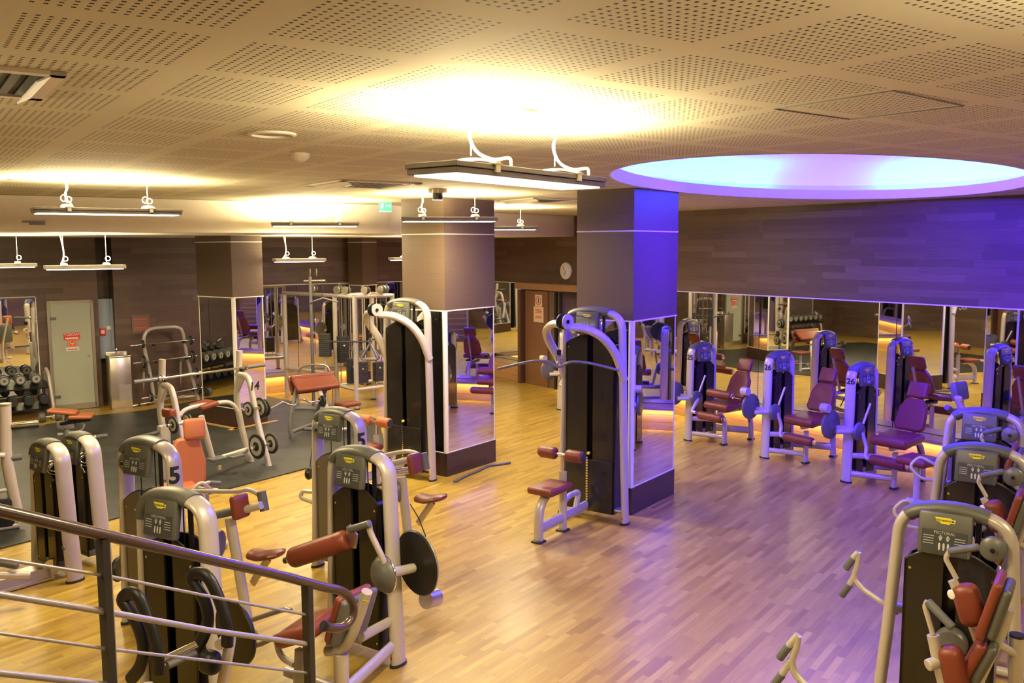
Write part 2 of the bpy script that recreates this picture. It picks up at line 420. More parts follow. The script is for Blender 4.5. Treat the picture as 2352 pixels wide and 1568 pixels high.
# pale storage beyond: door pillar on the right wall
mb = MB(); mb.box((17.62, .225, 1.0), (1.1, .45, 1.99)); mb.build
dp = empty('door_1', WR, 'brown', 'door'); del dp['label']; del dp['category']; dp['kind'] = 'structure'
mb = MB(); mb.box((17.65, .2, 1.0), (1.2, .40, 2.0)); mb.build('frame', M['colwood'], dp, smooth=0)
mb = MB(); mb.box((17.8, .42, .99), (.78, .04, 1.98)); mb.build('door_leaf', mat('door_brown', (.15, .07, .035), .35), dp, smooth=0)
mb = MB(); mb.box((18.28, .27, .99), (.10, .54, 2.0)); mb.build('jamb', mat('door_jamb', (.075, .035, .02), .4), dp, smooth=0)
mb = MB(); mb.box((17.3, .25, 2.07), (2.4, .5, .13)); mb.build('header', mat('header_wood', (.24, .13, .06), .4), dp, smooth=0)
mb = MB(); mb.box((17.15, .42, .99), (.07, .05, 1.97)); mb.box((17.0, .42, .99), (.05, .05, 1.97)); mb.build('dark_gap', M['black'], dp, smooth=0)
# columns ------------------------------------------------------------
def column(x, y, wR, wL, top, label, trimz=3.055):
    fr = Fr(x, y, 36.3); t = empty('column', fr, label, 'column')   # x along right face, y to the left-back
    def blk(name, z0, z1, g, m):
        mb = MB(); mb.box((wR/2, wL/2, (z0+z1)/2), (wR+2*g, wL+2*g, z1-z0)); return mb.build(name, m, t, smooth=0)
    blk('plinth', .0, .30, 0, M['plinth']); blk('core', .30, 2.10, -.03, M['colwood'])
    blk('upper_cladding', 2.11, top, .0, M['colwood'])
    if top > trimz:
        mb = MB(); mb.box((wR/2, wL/2, trimz), (wR+.008, wL+.008, .014)); mb.build('trim_line', M['white_trim'], t, smooth=0)
    for sx, sy, nm in ((0, 1, 'mirror_panel'), (1, 0, 'mirror_panel'), (0, 0, 'mirror_panel'), (1, 1, 'mirror_panel')):
        mb = MB()
        if (sx, sy) == (0, 0): mb.box((wR/2, .018, 1.205), (wR-.06, .02, 1.80))
        elif (sx, sy) == (1, 1): mb.box((wR/2, wL-.018, 1.205), (wR-.06, .02, 1.80))
        elif (sx, sy) == (0, 1): mb.box((.018, wL/2, 1.205), (.02, wL-.06, 1.80))
        else: mb.box((wR-.018, wL/2, 1.205), (.02, wL-.06, 1.80))
        mb.build(nm, M['mirror'], t, smooth=0)
    for k_, (cx, cy) in enumerate(((.028, .028), (wR-.02, .02), (.02, wL-.02), (wR-.02, wL-.02))):
        mb = MB(); r = .034 if k_ == 0 else .016
        mb.cyl((cx, cy, .3), (cx, cy, 2.11), r); mb.build('corner_post', M['white_trim'], t)
    mb = MB(); mb.box((wR/2, wL/2, 2.104), (wR+.006, wL+.006, .016)); mb.box((wR/2, wL/2, .303), (wR, wL, .012)); mb.build('edge_strip', M['white_trim'], t, smooth=0)
    return t
column(1.28, 9.35, 1.04, .70, CZ, 'square wood-clad column behind the lat pulldown machine, blue light on its right face')
column(-.83, 11.0, 1.02, .71, CZ, 'square wood-clad column behind the tall pulley tower with the triangle handle')
column(-4.44, 14.13, .6, .94, LZ, 'wood-clad column standing on the rubber floor behind the bench press, mirrors facing the dumbbells', 2.99)
column(-3.1, 18.5, .42, .42, LZ, 'slim wood-clad column in the far corner behind the cable pulley station', 3.0)
# yellow wood strips round the column on the mat
# lamps --------------------------------------------------------------
def arealight(name, loc, rot, sx, sy, e, col, shape='RECTANGLE', spread=None):
    l = bpy.data.lights.new(name, 'AREA'); l.shape = shape; l.size = sx; l.size_y = sy; l.energy = e; l.color = col
    if spread: l.spread = spread
    o = bpy.data.objects.new(name, l); COL.objects.link(o); o.location = loc; o.rotation_euler = rot; return o
WARM = (1., .83, .46)
UPW, DNW = 165., 100.
def lamp(px1, px2, py, z, top, label, az=None, wy=.28, ln=1.2, dark=True, k=1.):
    """px1..px2: visible extent of the long edge at height z (py)"""
    D = (z-EYE)*FPX/(568-py); x1 = (px1-1176)/FPX*D; s = (px2-1176)/FPX
    # solve x1+ln*sin(a) = s*(D+ln*cos(a))
    if az is None:
        best = min(range(0, 1100), key=lambda q_: abs(x1+ln*sin(radians(q_/10.))-s*(D+ln*cos(radians(q_/10.))))); az = best/10.
    fr = Fr(x1, D, az, z); t = empty('pendant_lamp', fr, label, 'lamp', 'pendant lamps')
    hm = M['housing'] if dark else M['housing_pale']
    mb = MB(); mb.box((ln/2, wy/2, .034), (ln, wy, .022)); mb.box((ln/2, wy/2, .009), (ln-.012, wy-.012, .024)); mb.build('housing', hm, t, bev=.002)
    mb = MB(); mb.box((ln/2, wy/2, -.006), (ln-.06, wy-.05, .006)); mb.build('diffuser', M['glow'], t, smooth=0)
    for i, xx in enumerate((.27, .93)):
        xx *= ln/1.2
        mb = MB(); P = [Vector((xx, wy/2+(j/8-.5)*(wy+.02), .046+.03*(1-(j/4-1)**2))) for j in range(9)]
        mb.tube(P, .035, .005, n=8, up=(0, 0, 1)); mb.box((xx, -.002, .035), (.03, .012, .045)); mb.box((xx, wy+.002, .035), (.03, .012, .045))
        mb.build('bracket', M['white'], t)
        mb = MB(); mb.cyl((xx, wy/2, .09), (xx, wy/2, top-z), .003, n=6)
        if k != 1.01: mb.torus((xx+.015, wy/2, .12), (.3, 1, 0), .024, .004, 16, 6); mb.torus((xx-.02, wy/2, .13), (-.4, 1, .1), .028, .004, 16, 6)
        mb.build('suspension_wire', M['lampcord'], t)
    c_ = []
    for i, xx in enumerate((.27, .93)):
        if i and k != 1.01: continue
        xx *= ln/1.2; h = top-z
        mb = MB(); mb.tube([(xx+.15, wy*.12, .05), (xx+.145, wy*.15, .085), (xx+.08, wy*.3, .078), (xx+.02, wy*.45, .11), (xx-.012, wy/2, h*.6), (xx+.01, wy/2, h*.8), (xx-.012, wy/2, h)] if k == 1.01 else [(xx+.03, wy*.3, .07), (xx, wy*.45, .12), (xx-.01, wy/2, h*.55), (xx+.012, wy/2, h*.75), (xx-.012, wy/2, h)], .007, n=8, k=6); mb.build('power_cord', M['lampcord'], t)
    c = fr.w(ln/2, wy/2)
    arealight('lamp_uplight', c+Vector((0, 0, .05)), (pi, 0, fr.rz), ln*.85, wy*.6, UPW*k, WARM)
    arealight('lamp_downlight', c+Vector((0, 0, -.012)), (0, 0, fr.rz), ln*.85, wy*.6, DNW*k, (1, .82, .47))
    return t
lamp(1052.5, 1393, 398, 3.2, CZ, 'large pendant lamp nearest the camera, hanging in front of the columns', k=1.01)
lamp(90, 435, 486, 3.2, CZ, 'pendant lamp hanging at upper left, left end showing its dark end plate', az=56)
lamp(-170, 150, 511, 3.17, CZ, 'pendant lamp cut by the left edge of the photo, just above the beam', az=60)
lamp(628, 825, 519, 3.17, CZ, 'pendant lamp in front of the cream beam, above the bench press', az=75, ln=1.1)
lamp(925, 1122, 509, 3.19, CZ, 'pendant lamp hanging in front of the left wood-clad column', az=80, ln=1.1)
lamp(1075, 1222, 529, 3.16, CZ, 'pendant lamp half hidden behind the left wood-clad column', az=80, ln=1.1)
def lamp2(px1, px2, D, py, az, label):
    z = EYE+(569-py)/FPX*D; x1 = (px1-1176)/FPX*D
    fr = None
    return z
def lowlamp(px1, px2, D, py, label, az):
    z = DP(px1, py, D).z; x1 = DP(px1, py, D).x
    s = (px2-1176)/FPX; ln = (s*D-x1)/(sin(radians(az))-s*cos(radians(az)))
    fr = Fr(x1, D, az, z); t = empty('pendant_lamp', fr, label, 'lamp', 'pendant lamps')
    wy = .28; top = LZ
    mb = MB(); mb.box((ln/2, wy/2, .03), (ln, wy, .05)); mb.build('housing', M['housing_pale'], t, bev=.004)
    mb = MB(); mb.box((ln/2, wy/2, -.002), (ln-.06, wy-.05, .006)); mb.build('diffuser', M['glow'], t, smooth=0)
    for i, xx in enumerate((ln*.24, ln*.77)):
        mb = MB(); P = [Vector((xx, wy/2+(j/8-.5)*(wy+.02), .053+.03*(1-(j/4-1)**2))) for j in range(9)]
        mb.tube(P, .035, .005, n=8, up=(0, 0, 1)); mb.build('bracket', M['white'], t)
        mb = MB(); mb.cyl((xx, wy/2, .09), (xx, wy/2, top-z), .004, n=6); mb.torus((xx+.02, wy/2, .14), (.3, 1, 0), .03, .006, 16, 6); mb.build('suspension_wire', M['lampcord'], t)
    mb = MB(); xx = ln*.24; h = top-z; mb.tube([(xx-.03, wy/2, .08), (xx, wy/2, .16), (xx, wy/2, h*.6), (xx-.03, wy/2, h)], .009, n=8, k=5); mb.build('power_cord', M['lampcord'], t)
    c = fr.w(ln/2, wy/2)
    arealight('lamp_uplight', c+Vector((0, 0, .06)), (pi, 0, fr.rz), ln*.85, wy*.6, 60, WARM)
    arealight('lamp_downlight', c+Vector((0, 0, -.01)), (0, 0, fr.rz), ln*.85, wy*.6, 40, (1, .82, .48))
lowlamp(104, 294, 11.5, 620, 'pendant lamp under the low ceiling, in front of the frosted glass door', 58)
lowlamp(-110, 91, 12.3, 616, 'pendant lamp under the low ceiling at the left edge of the photo', 58)
lowlamp(634, 752, 14.6, 602, 'pendant lamp under the low ceiling, between the square column and the slim column', 62)
lowlamp(905, 1030, 16.2, 598, 'pendant lamp under the low ceiling, only its tip showing beside the left wood-clad column', 60)
for x, y, az, lab in ((1.2, .9, 42, 'added unseen pendant lamp above and to the right of the camera'), (-3.4, 2.2, 42, 'added unseen pendant lamp out to the left of the landing'), (4.6, 3.2, 42, 'added unseen pendant lamp beyond the right edge of the photo')):
    lamp(1176+FPX*x/y, 0, 568-.3*FPX/y, 3.2, CZ, lab, az=az, k=.62)  # extra lamps out of view, added to brighten the near machines and ceiling
# cove lights of the oval opening and added tint lights
COVE = [(1.55, .8), (1.22, 1.), (.92, 1.2), (6.2, 1.2), (5.95, 1.), (5.6, .8), (2.7, .8), (3.5, .8), (4.4, .8)]
def cove(w0, w1, sx, sy, e, col, spread=None):
    l = bpy.data.lights.new('cove_and_tint_light', 'AREA'); l.shape = 'RECTANGLE'; l.size = sx; l.size_y = sy; l.energy = e; l.color = col
    if spread: l.spread = spread
    o = bpy.data.objects.new('cove_and_tint_light', l); COL.objects.link(o); o.location = w0
    o.rotation_euler = (Vector(w1)-Vector(w0)).to_track_quat('-Z', 'Y').to_euler()
for t_, e in COVE:
    p = ell(t_, .14); q_ = ell(t_, .36); cove(RM.w(p.x, p.y, CZ+.05), RM.w(q_.x, q_.y, CZ+.30), .8, .06, 3.2*e, (.03, .9, .7))
BLUE = (.07, .008, 1.)
c0 = RM.w(5.6, 4.6, CZ+.30); cove(c0, RM.w(11.4, 4.9, 2.5), .3, .3, 330, BLUE, radians(95))  # added blue spot inside the opening, tints the right wall
cove(RM.w(7.7, 5.4, CZ+.25), (1.6, 9.8, 2.6), .25, .25, 30, BLUE, radians(60))  # second added blue spot, tints the column's right face
p = ell(4.1, .1); q_ = ell(1.0, 0); cove(RM.w(p.x, p.y, CZ+.08), RM.w(q_.x, q_.y, CZ+.05), .5, .04, 30, (.8, .05, 1), radians(100))  # magenta light added to colour the far lip
# ================================================================ MACHINES
def badge(mb_y, mb_k, o, ux, uy, s):
    """small yellow badge with its dark lettering; o centre"""
    o = Vector(o); ux = Vector(ux).normalized(); uy = Vector(uy).normalized(); n = ux.cross(uy)
    pts = [(-1, .32), (.55, .32), (.6, .2), (1, .2), (.9, -.2), (.5, -.2), (.4, -.34), (-.4, -.34), (-.5, -.2), (-.8, -.12)]
    mb_y.prism([(a*s, b*s) for a, b in pts], o, ux, uy, .0015)
    text(mb_k, 'TECHNOGYM', s*.27, o+n*.003, ux, uy, bold=.02)
def tower(t, H=1.44, w=.50, splay=.05, name='CHEST', num=None, numside=1, disc=0, shroud_top=1.2, shroud=True, plates=True, capx=(-.20, .14), legw=(.036, .068), shc=None):
    """selectorised weight tower; local x across, display on the -y side"""
    hw = w/2; zb = H-.16
    mb = MB()
    P = [(-hw-splay, 0, .0), (-hw, 0, zb), (-hw*.52, 0, H-.04), (hw*.52, 0, H-.04), (hw, 0, zb), (hw+splay, 0, .0)]
    Q = [Vector(p) for p in P]
    path = [Q[0], Q[0].lerp(Q[1], .5)]+roundpath([Q[0].lerp(Q[1], .5), Vector((-hw-.005, 0, H-.09+.03)), Vector((0, 0, H-.0)), Vector((hw+.005, 0, H-.09+.03)), Q[5].lerp(Q[4], .5)], .17, 8)[1:-1]+[Q[5].lerp(Q[4], .5), Q[5]]
    mb.tube(path, legw[1], legw[0], n=20, up=(0, 1, 0)) if False else mb.ring([Vector(p) for p in path], [legw[0]]*len(path), 20, True, ry=[legw[1]]*len(path), up=(0, 1, 0))
    fr = mb.build('frame', M['paint'], t)
    for sx in (-1, 1):
        mb = MB(); x = sx*(hw+splay); mb.ring([Vector((x, 0, 0)), Vector((x, 0, .02))], [legw[0]*1.15]*2, 20, True, ry=[legw[1]*1.15]*2, up=(0, 1, 0)); mb.build('foot_cap', M['rubber'], t)
    # cap over the arch
    sub = [p for p in path if capx[0] <= p.x <= capx[1] and p.z > H-.2]
    mb = MB(); pts = [Vector(p) for p in path]; fine = catmull(pts[1:-1], 4); pts = [p for p in fine if capx[0]-.04 <= p.x <= capx[1] and p.z > H-.30]
    n_ = len(pts); mb.ring(pts, [legw[0]*1.28]*n_, 20, True, ry=[legw[1]*1.12]*n_, up=(0, 1, 0))
    cap = mb.build('top_cap', M['cap'], t)
    # display
    tilt = Matrix.Rotation(radians(-9), 3, 'X'); dc = Vector((-.035, -.072, H-.14))
    mb = MB(); mb.box(dc, (.27, .05, .235), tilt, bev=.016); pn = mb.build('display_panel', M['cap'], t)
    ux = Vector((1, 0, 0)); uy = tilt@Vector((0, 0, 1)); fn = tilt@Vector((0, -1, 0))
    mb = MB(); mb.box(dc+fn*.0262+uy*-.042, (.225, .003, .125), tilt); mb.build('instruction_plate', M['panel2'], pn)
    mb = MB(); f0 = dc+fn*.029
    text(mb, name, .022, f0+uy*.008, ux, uy)
    for i in range(4):
        for sx in (-1, 1): mb.box(f0+ux*(sx*.078)+uy*(-.014-.014*i), (.052, .0006, .0035), tilt)
    for sx in (-1, 1):
        q = f0+ux*(sx*.018)+uy*-.022; mb.prism([(.005*cos(a*.785), .006*sin(a*.785)) for a in range(8)], q+uy*.012, ux, uy, .0006)
        mb.prism([(-.004, -.012), (.004, -.012), (.003, .006), (.011, .012), (.009, .002), (-.009, .0), (-.01, .01), (-.003, .006)], q, ux, uy, .0006)
    for k_ in (-.022, 0, .022):
        q = f0+ux*k_+uy*-.066; mb.prism([(-.004, -.02), (.004, -.02), (.006, 0), (.005, .016), (0, .021), (-.005, .016), (-.006, 0)], q, ux, uy, .0006)
    mb.build('instruction_print', M['ink'], pn, smooth=0)
    my = MB(); mk = MB(); badge(my, mk, dc+fn*.0255+uy*.075, ux, uy, .052)
    my.build('badge', M['yellow'], pn, smooth=0); mk.build('badge_lettering', M['num'], pn, smooth=0)
    # cables / guide below the cap
    for xx in (-.10, .06, .12):
        mb = MB(); mb.cyl((xx, .0, shroud_top-.1), (xx, .0, H-.06), .016 if xx > .1 else .004, n=10); mb.build('guide_rod', M['black'], t)
    if shroud:
        hs = hw-.035
        mb = MB(); N_ = 9
        def zt(x): return shroud_top-.10*(x/hs)**2
        def slab(x0, x1, y0, y1, zlow=.10):
            xs = [x0+(x1-x0)*i/N_ for i in range(N_+1)]
            poly = [(x0, zlow), (x1, zlow)]+[(x, zt(x)) for x in reversed(xs)]
            mb.prism(poly, (0, y1, 0), (1, 0, 0), (0, 0, 1), y1-y0)
        slab(-hs, -.035, -.075, -.055); slab(.035, hs, -.075, -.055)
        slab(-hs, hs, .055, .075); slab(-hs, -hs+.02, -.075, .075); slab(hs-.02, hs, -.075, .075)
        sh = mb.build('shroud', shc or M['shroud'], t, smooth=0, bev=.004)
        mb = MB(); mb.ring([Vector((-hs-.0+i*(2*hs)/10, -.068, zt(-hs+i*2*hs/10)+.003)) for i in range(11)], [.006]*11, 8, True); mb.build('shroud_rim', M['shroud'], t)
        mb = MB()
        for z in (shroud_top-.1, .15): 
            for sx in (-1, 1): mb.cyl((sx*(hs-.03), -.078, z-.04*(z > .5)), (sx*(hs-.03), -.073, z-.04*(z > .5)), .008, n=10)
        mb.build('screw', M['chrome'], sh)
        mb = MB(); mb.box((0, 0, .13), (2*hs, .14, .06)); mb.build('base_plate', M['paint_dark'], t)
        if plates:
            mb = MB()
            for i in range(14): mb.box((0, 0, .19+.032*i), (2*hs-.06, .09, .028))
            ws = mb.build('weight_stack', M['stack'], t, smooth=0)
            mb = MB(); mb.cyl((0, -.045, .62), (0, -.085, .62), .012); mb.build('selector_pin', M['yellow'], ws)
    if disc:
        mb = MB(); x = disc*(hw-.07); mb.lathe([(.0, -.10), (.02, -.102), (.022, -.095), (.055, -.09), (.066, -.08), (.066, -.05), (.0, -.05)], (x, 0, H-.18), (0, 1, 0)); mb.build('pulley_cover', M['disc'], t)
        mb = MB(); mb.lathe([(.0, -.108), (.012, -.106), (.012, -.09)], (x, 0, H-.18), (0, 1, 0)); mb.build('screw', M['black'], t)
    if num:
        from mathutils.bvhtree import BVHTree
        bv = BVHTree.FromPolygons([v.co.copy() for v in fr.data.vertices], [list(p.vertices) for p in fr.data.polygons])
        ph = radians(38 if numside > 0 else 28); zc = H-(.235 if len(num) == 1 else .19)
        n = Vector((numside*cos(ph), -sin(ph), 0)); ux = Vector((0, 0, 1)).cross(n)
        mb = MB(); text(mb, num, .17 if len(num) == 1 else .10, Vector((numside*(hw+.01), 0, zc))+n*.3, ux, (0, 0, 1), bold=.035)
        bm = bmesh.new(); bvs = [bm.verts.new(v) for v in mb.v]
        for f in mb.f:
            try: bm.faces.new([bvs[i] for i in f])
            except ValueError: pass
        bmesh.ops.triangulate(bm, faces=bm.faces[:])
        for _ in range(3):
            le = [e for e in bm.edges if e.calc_length() > .012]
            if le: bmesh.ops.subdivide_edges(bm, edges=le, cuts=1); bmesh.ops.triangulate(bm, faces=bm.faces[:])
        bm.verts.index_update(); mb.v = [tuple(v.co) for v in bm.verts]; mb.f = [[v.index for v in f.verts] for f in bm.faces]; mb.mi = [0]*len(mb.f); bm.free()
        out = []
        for v in mb.v:
            h = bv.ray_cast(Vector(v), -n)[0]; out.append(tuple((h if h is not None and (Vector(v)-h).length < .36 else Vector(v)-n*.25)+n*.003))
        mb.v = out; mb.build('number', M['num'], fr, smooth=0)
    mb = MB(); x = hw+splay*.93; mb.box((x, -legw[1]-.001, .07), (.018, .002, .018)); mb.build('red_mark', M['redmark'], fr, smooth=0)
    return fr
def part(t, name, m, fn, **k):
    mb = MB(); fn(mb); return mb.build(name, M[m] if isinstance(m, str) else m, t, **k)
def T(t, name, pts, r, m='paint', ry=None, fil=0, k=1, n=12, up=None):
    mb = MB(); mb.tube(pts, r, ry, n=n, fil=fil, k=k, up=up); return mb.build(name, M[m], t)
def cush(t, name, c, d, R=None, m='red', bev=.035, sh='rubber', th=.014, back=None):
    mb = MB(); mb.box(c, d, R, bev=bev, seg=4); o = mb.build(name, M[m], t)
    return o

# ---- leg machines on the right ----------------------------------------
def leg_machine(x, y, label, num, up=False, headrest=True):
    """x, y: foot of the near tower leg; rollers toward -y"""
    az = 54; fr = Fr(x, y, az); c = fr.w(.30, 0); fr = Fr(c.x, c.y, az)
    t = empty('leg_machine', fr, label, 'exercise machine', 'leg machines along the mirror wall')
    tower(t, 1.44, .46, .04, 'LEG', num, -1, plates=False, capx=(-.17, .15))
    x0 = -.28
    # cam disc, axle, pivot and counterweight at the near leg
    pz = .66
    part(t, 'axle', 'paint', lambda b: b.cyl((x0-.22, -.0, pz), (x0-.02, -.14, pz), .03))
    ax = Vector((-.55, .83, 0)).normalized()
    ax = Vector((0, 1, 0))
    part(t, 'axle_sleeve', 'paint', lambda b: b.cyl((x0, -.16, pz), (x0, .18, pz), .035))
    part(t, 'cam_disc', 'disc', lambda b: b.lathe([(0, .15), (.16, .15), (.175, .16), (.175, .185), (.16, .195), (0, .195)], (x0-.12, -.02, pz+.05), ax))
    part(t, 'pivot_disc', 'disc', lambda b: b.lathe([(0, -.21), (.06, -.205), (.105, -.18), (.115, -.15), (0, -.15)], (x0, 0, pz), ax))
    part(t, 'counterweight', 'paint', lambda b: b.cyl((x0-.24, .10, pz+.27), (x0-.24, .20, pz+.27), .055))
    if up:
        r0 = Vector((x0+.02, -.2, .72)); arm = [(x0, -.22, pz), (x0-.16, -.24, .48), (x0-.16, -.24, .36)]
    T(t, 'lever_arm', [(x0, -.2, pz), (x0+.04, -.24, pz-.17) if not up else (x0-.12, -.24, pz-.08), (x0-.02, -.27, .36) if not up else (x0-.2, -.26, pz-.16), (x0-.02, -.34, .36) if not up else (x0-.2, -.34, pz-.16)], .024, fil=.05)
    zl = .36 if not up else .46; xl = x0-.02 if not up else x0-.14
    part(t, 'shin_roller', 'red', lambda b: b.roll((xl, -.34, zl), (xl, -.78, zl), .06))
    part(t, 'roller_end', 'chrome', lambda b: b.roll((xl, -.78, zl), (xl, -.80, zl), .035, .006))
    zu = .62 if not up else .76; xu = x0+.12
    if up: part(t, 'thigh_roller', 'red', lambda b: b.roll((xu-.02, -.30, zu), (xu-.02, -.74, zu), .062))
    if up: part(t, 'roller_end', 'chrome', lambda b: b.roll((xu-.02, -.74, zu), (xu-.02, -.76, zu), .04, .006))
    # seat and back
    Rt = Matrix.Rotation(radians(-8), 3, 'Y')
    cush(t, 'seat', (x0+.24, -.52, .60), (.42, .46, .09), Rt)
    part(t, 'seat_lip', 'red', lambda b: b.roll((x0+.05, -.30, .585), (x0+.05, -.74, .585), .06))
    Rb = Matrix.Rotation(radians(22), 3, 'Y')
    def back(b):
        w_ = [(-.15, 0), (.15, 0), (.19, .05), (.17, .28), (.10, .40), (-.10, .40), (-.17, .28), (-.19, .05)]
        o = Vector((x0+.49, -.52, .66)); ux = Vector((0, -1, 0)); uy = Rb@Vector((0, 0, 1)); b.prism(w_, o, ux, uy, .075)
    mb = MB(); back(mb); bo = mb.build('backrest', M['red'], t, smooth=50, bev=.02)
    if headrest:
        o = Vector((x0+.49, -.52, .66))+Rb@Vector((-.035, 0, .51)); cush(t, 'headrest', o, (.075, .25, .20), Rb, bev=.03)
    T(t, 'back_post', [(x0+.55, -.52, .52), Vector((x0+.55, -.52, .58))+Rb@Vector((0, 0, .55))], .022, 'paint_dark')
    # frame on the floor
    T(t, 'front_post', [(x0+.20, -.52, 0), (x0+.20, -.52, .44)] if not up else [(x0+.22, -.52, 0), (x0+.22, -.52, .34), (x0+.08, -.52, .5)], .028, ry=.045, up=(1, 0, 0), fil=.05)
    T(t, 'cross_bar', [(x0+.02, -.03, .12), (x0+.20, -.50, .12)], .022, ry=.035)
    T(t, 'upper_cross_bar', [(x0+.02, -.03, .34), (x0+.20, -.22, .34), (x0+.20, -.50, .34)], .02, ry=.035, fil=.1)
    T(t, 'rear_post', [(x0+.50, -.52, .50), (x0+.72, -.52, .50), (x0+.80, -.52, .30), (x0+.82, -.52, 0)], .03, ry=.045, fil=.14, up=(0, 1, 0))
    T(t, 'rear_beam', [(x0+.54, -.02, .14), (x0+.80, -.50, .14)], .022, ry=.05)
    T(t, 'seat_rail', [(x0+.1, -.52, .50), (x0+.64, -.52, .50)], .03, 'paint')
    part(t, 'adjuster', 'black', lambda b: (b.box((x0+.42, -.60, .55), (.3, .1, .035), bev=.01), b.cyl((x0+.5, -.62, .5), (x0+.66, -.62, .3), .008)))
    T(t, 'side_lever', [(x0+.02, -.20, pz+.10), (x0+.12, -.22, pz+.34)], .014)
    for p_ in ((x0+.20, -.52), (x0+.82, -.52)): part(t, 'foot_cap', 'rubber', lambda b: b.box((p_[0], p_[1], .012), (.11, .075, .024), bev=.01))
    return t
leg_machine(4.07, 10.65, 'nearest of the three leg machines along the mirror wall, in violet light, marked 26', '26')
leg_machine(3.43, 11.92, 'middle of the three leg machines along the mirror wall, marked 26', '26')
leg_machine(2.60, 13.04, 'farthest of the three leg machines along the mirror wall, marked 25, rollers raised', '25', up=True)
leg_machine(.82, 15.6, 'leg machine with two orange-lit rollers partly hidden behind the lat pulldown machine', None, up=True)

# ---- chest machines in the right foreground ------------------------------
def chest_machine(x, y, az, label):
    fr = Fr(x, y, az); t = empty('chest_machine', fr, label, 'exercise machine', 'chest machines in the right row')
    tower(t, 1.46, .54, .11, 'PECTORAL', None, disc=1, shroud_top=1.24, plates=False, capx=(-.20, .17), legw=(.034, .05))
    return fr, t
PX = Fr(2.44, 4.77, 124)
def chest_parts(t, F):
    L = lambda px, py, y: F.L(px, py, y=y)
    for nm, pts, g0, g1, rr in (
        ('upper', [(2182, 1266), (2171, 1281), (2197, 1329)], (2180, 1266), (2248, 1256), .019),
        ('lower', [(2130, 1380), (2124, 1392), (2143, 1457)], (2130, 1380), (2189, 1441), .021)):
        y = -.42 if nm == 'upper' else -.62
        T(t, 'handle_tube', [L(*p, y) for p in pts], .013, fil=.03)
        part(t, 'hand_grip', 'grip', lambda b: b.roll(L(*g0, y), L(*g1, y-.05), rr, .006))
    ya, yb = -.42, -.62
    T(t, 'socket', [L(2188, 1332, ya), L(2206, 1372, ya), L(2228, 1420, ya+.1), L(2250, 1480, ya+.2)], .024)
    T(t, 'socket', [L(2143, 1458, yb), L(2155, 1518, yb), L(2170, 1580, yb), L(2185, 1640, yb)], .030)
    part(t, 'knob', 'white', lambda b: b.roll(L(2183, 1366, ya-.03), L(2196, 1362, ya), .025, .005))
    part(t, 'knob', 'paint', lambda b: b.roll(L(2130, 1528, yb-.05), L(2158, 1518, yb), .030, .005))
    def padm(b, c, d, ang, yaw=0):
        b.box(c, d, Matrix.Rotation(radians(yaw), 3, 'Z')@Matrix.Rotation(radians(ang), 3, 'Y'), bev=.045, seg=4)
    part(t, 'arm_pad', 'red', lambda b: padm(b, L(2226, 1388, ya), (.13, .10, .22), -18))
    part(t, 'arm_pad', 'red', lambda b: padm(b, L(2192, 1542, yb), (.12, .10, .26), -14))
    # backrest seen edge-on with a grey shell
    Rb = Matrix.Rotation(radians(14), 3, 'Y')
    c1 = L(2276, 1388, -.52); c2 = L(2238, 1506, -.50)
    part(t, 'backrest', 'red', lambda b: b.box(c1, (.045, .26, .31), Rb, bev=.02, seg=4))
    part(t, 'backrest_shell', 'cap', lambda b: b.box(c1+Vector((.045, 0, -.01)), (.05, .24, .27), Rb, bev=.024, seg=4))
    part(t, 'lower_backrest', 'red', lambda b: b.box(c2, (.05, .26, .24), Rb@Matrix.Rotation(radians(8), 3, 'Y'), bev=.022, seg=4))
    part(t, 'lower_backrest_shell', 'cap', lambda b: b.box(c2+Vector((.05, 0, 0)), (.05, .24, .23), Rb@Matrix.Rotation(radians(8), 3, 'Y'), bev=.024, seg=4))
    T(t, 'back_post', [L(2320, 1400, -.50), L(2300, 1460, -.50), L(2262, 1540, -.5), L(2235, 1600, -.5)], .02)
    T(t, 'support_tube', [L(2292, 1478, -.5), L(2330, 1500, -.42)], .02)
    p = L(2336, 1462, -.40)
    part(t, 'side_post', 'paint', lambda b: b.cyl((p.x+.02, p.y, 0.0), (p.x, p.y, p.z), .034))
    part(t, 'post_cap', 'rubber', lambda b: b.cyl((p.x, p.y, p.z), (p.x, p.y, p.z+.014), .035))
    c = L(2184, 1477, -.12)
    part(t, 'cam_cover', 'disc', lambda b: b.lathe([(0, -.05), (.02, -.05), (.022, -.04), (.075, -.035), (.085, -.02), (.085, .03), (0, .03)], c, (0, 1, 0)))
    sx = c1.x-.12
    part(t, 'seat', 'red', lambda b: b.box((sx-.08, -.52, .50), (.36, .34, .07), None, bev=.03, seg=4))
    T(t, 'seat_post', [(sx-.02, -.52, .02), (sx-.02, -.52, .46)], .03, ry=.045, up=(1, 0, 0))
    T(t, 'base_beam', [(sx-.30, -.52, .05), (p.x+.02, -.52, .05)], .03, ry=.03)
    T(t, 'base_beam', [(sx, -.06, .06), (sx, -.56, .06)], .03, ry=.03)
    T(t, 'lower_socket_brace', [L(2185, 1640, yb), (sx-.02, -.52, .30)], .022)
def grips_arm(t, F, pts, g, y, r=.016):
    L = lambda px, py: F.L(px, py, y=y)
    T(t, 'press_arm', [L(*p) for p in pts], r, k=5)
    for a, m_, e in g:
        pa, pm, pe = (F.L(*q, y=y-.0) for q in (a, m_, e))
        T(t, 'grip_tube', [pa, pm], .018); part(t, 'hand_grip', 'grip', lambda b: b.roll(pm, pe, .021, .006))
F1, t1 = chest_machine(2.44, 4.77, 124, 'nearest chest machine in the right foreground, display reading PECTORAL, violet light on top')
chest_parts(t1, F1)
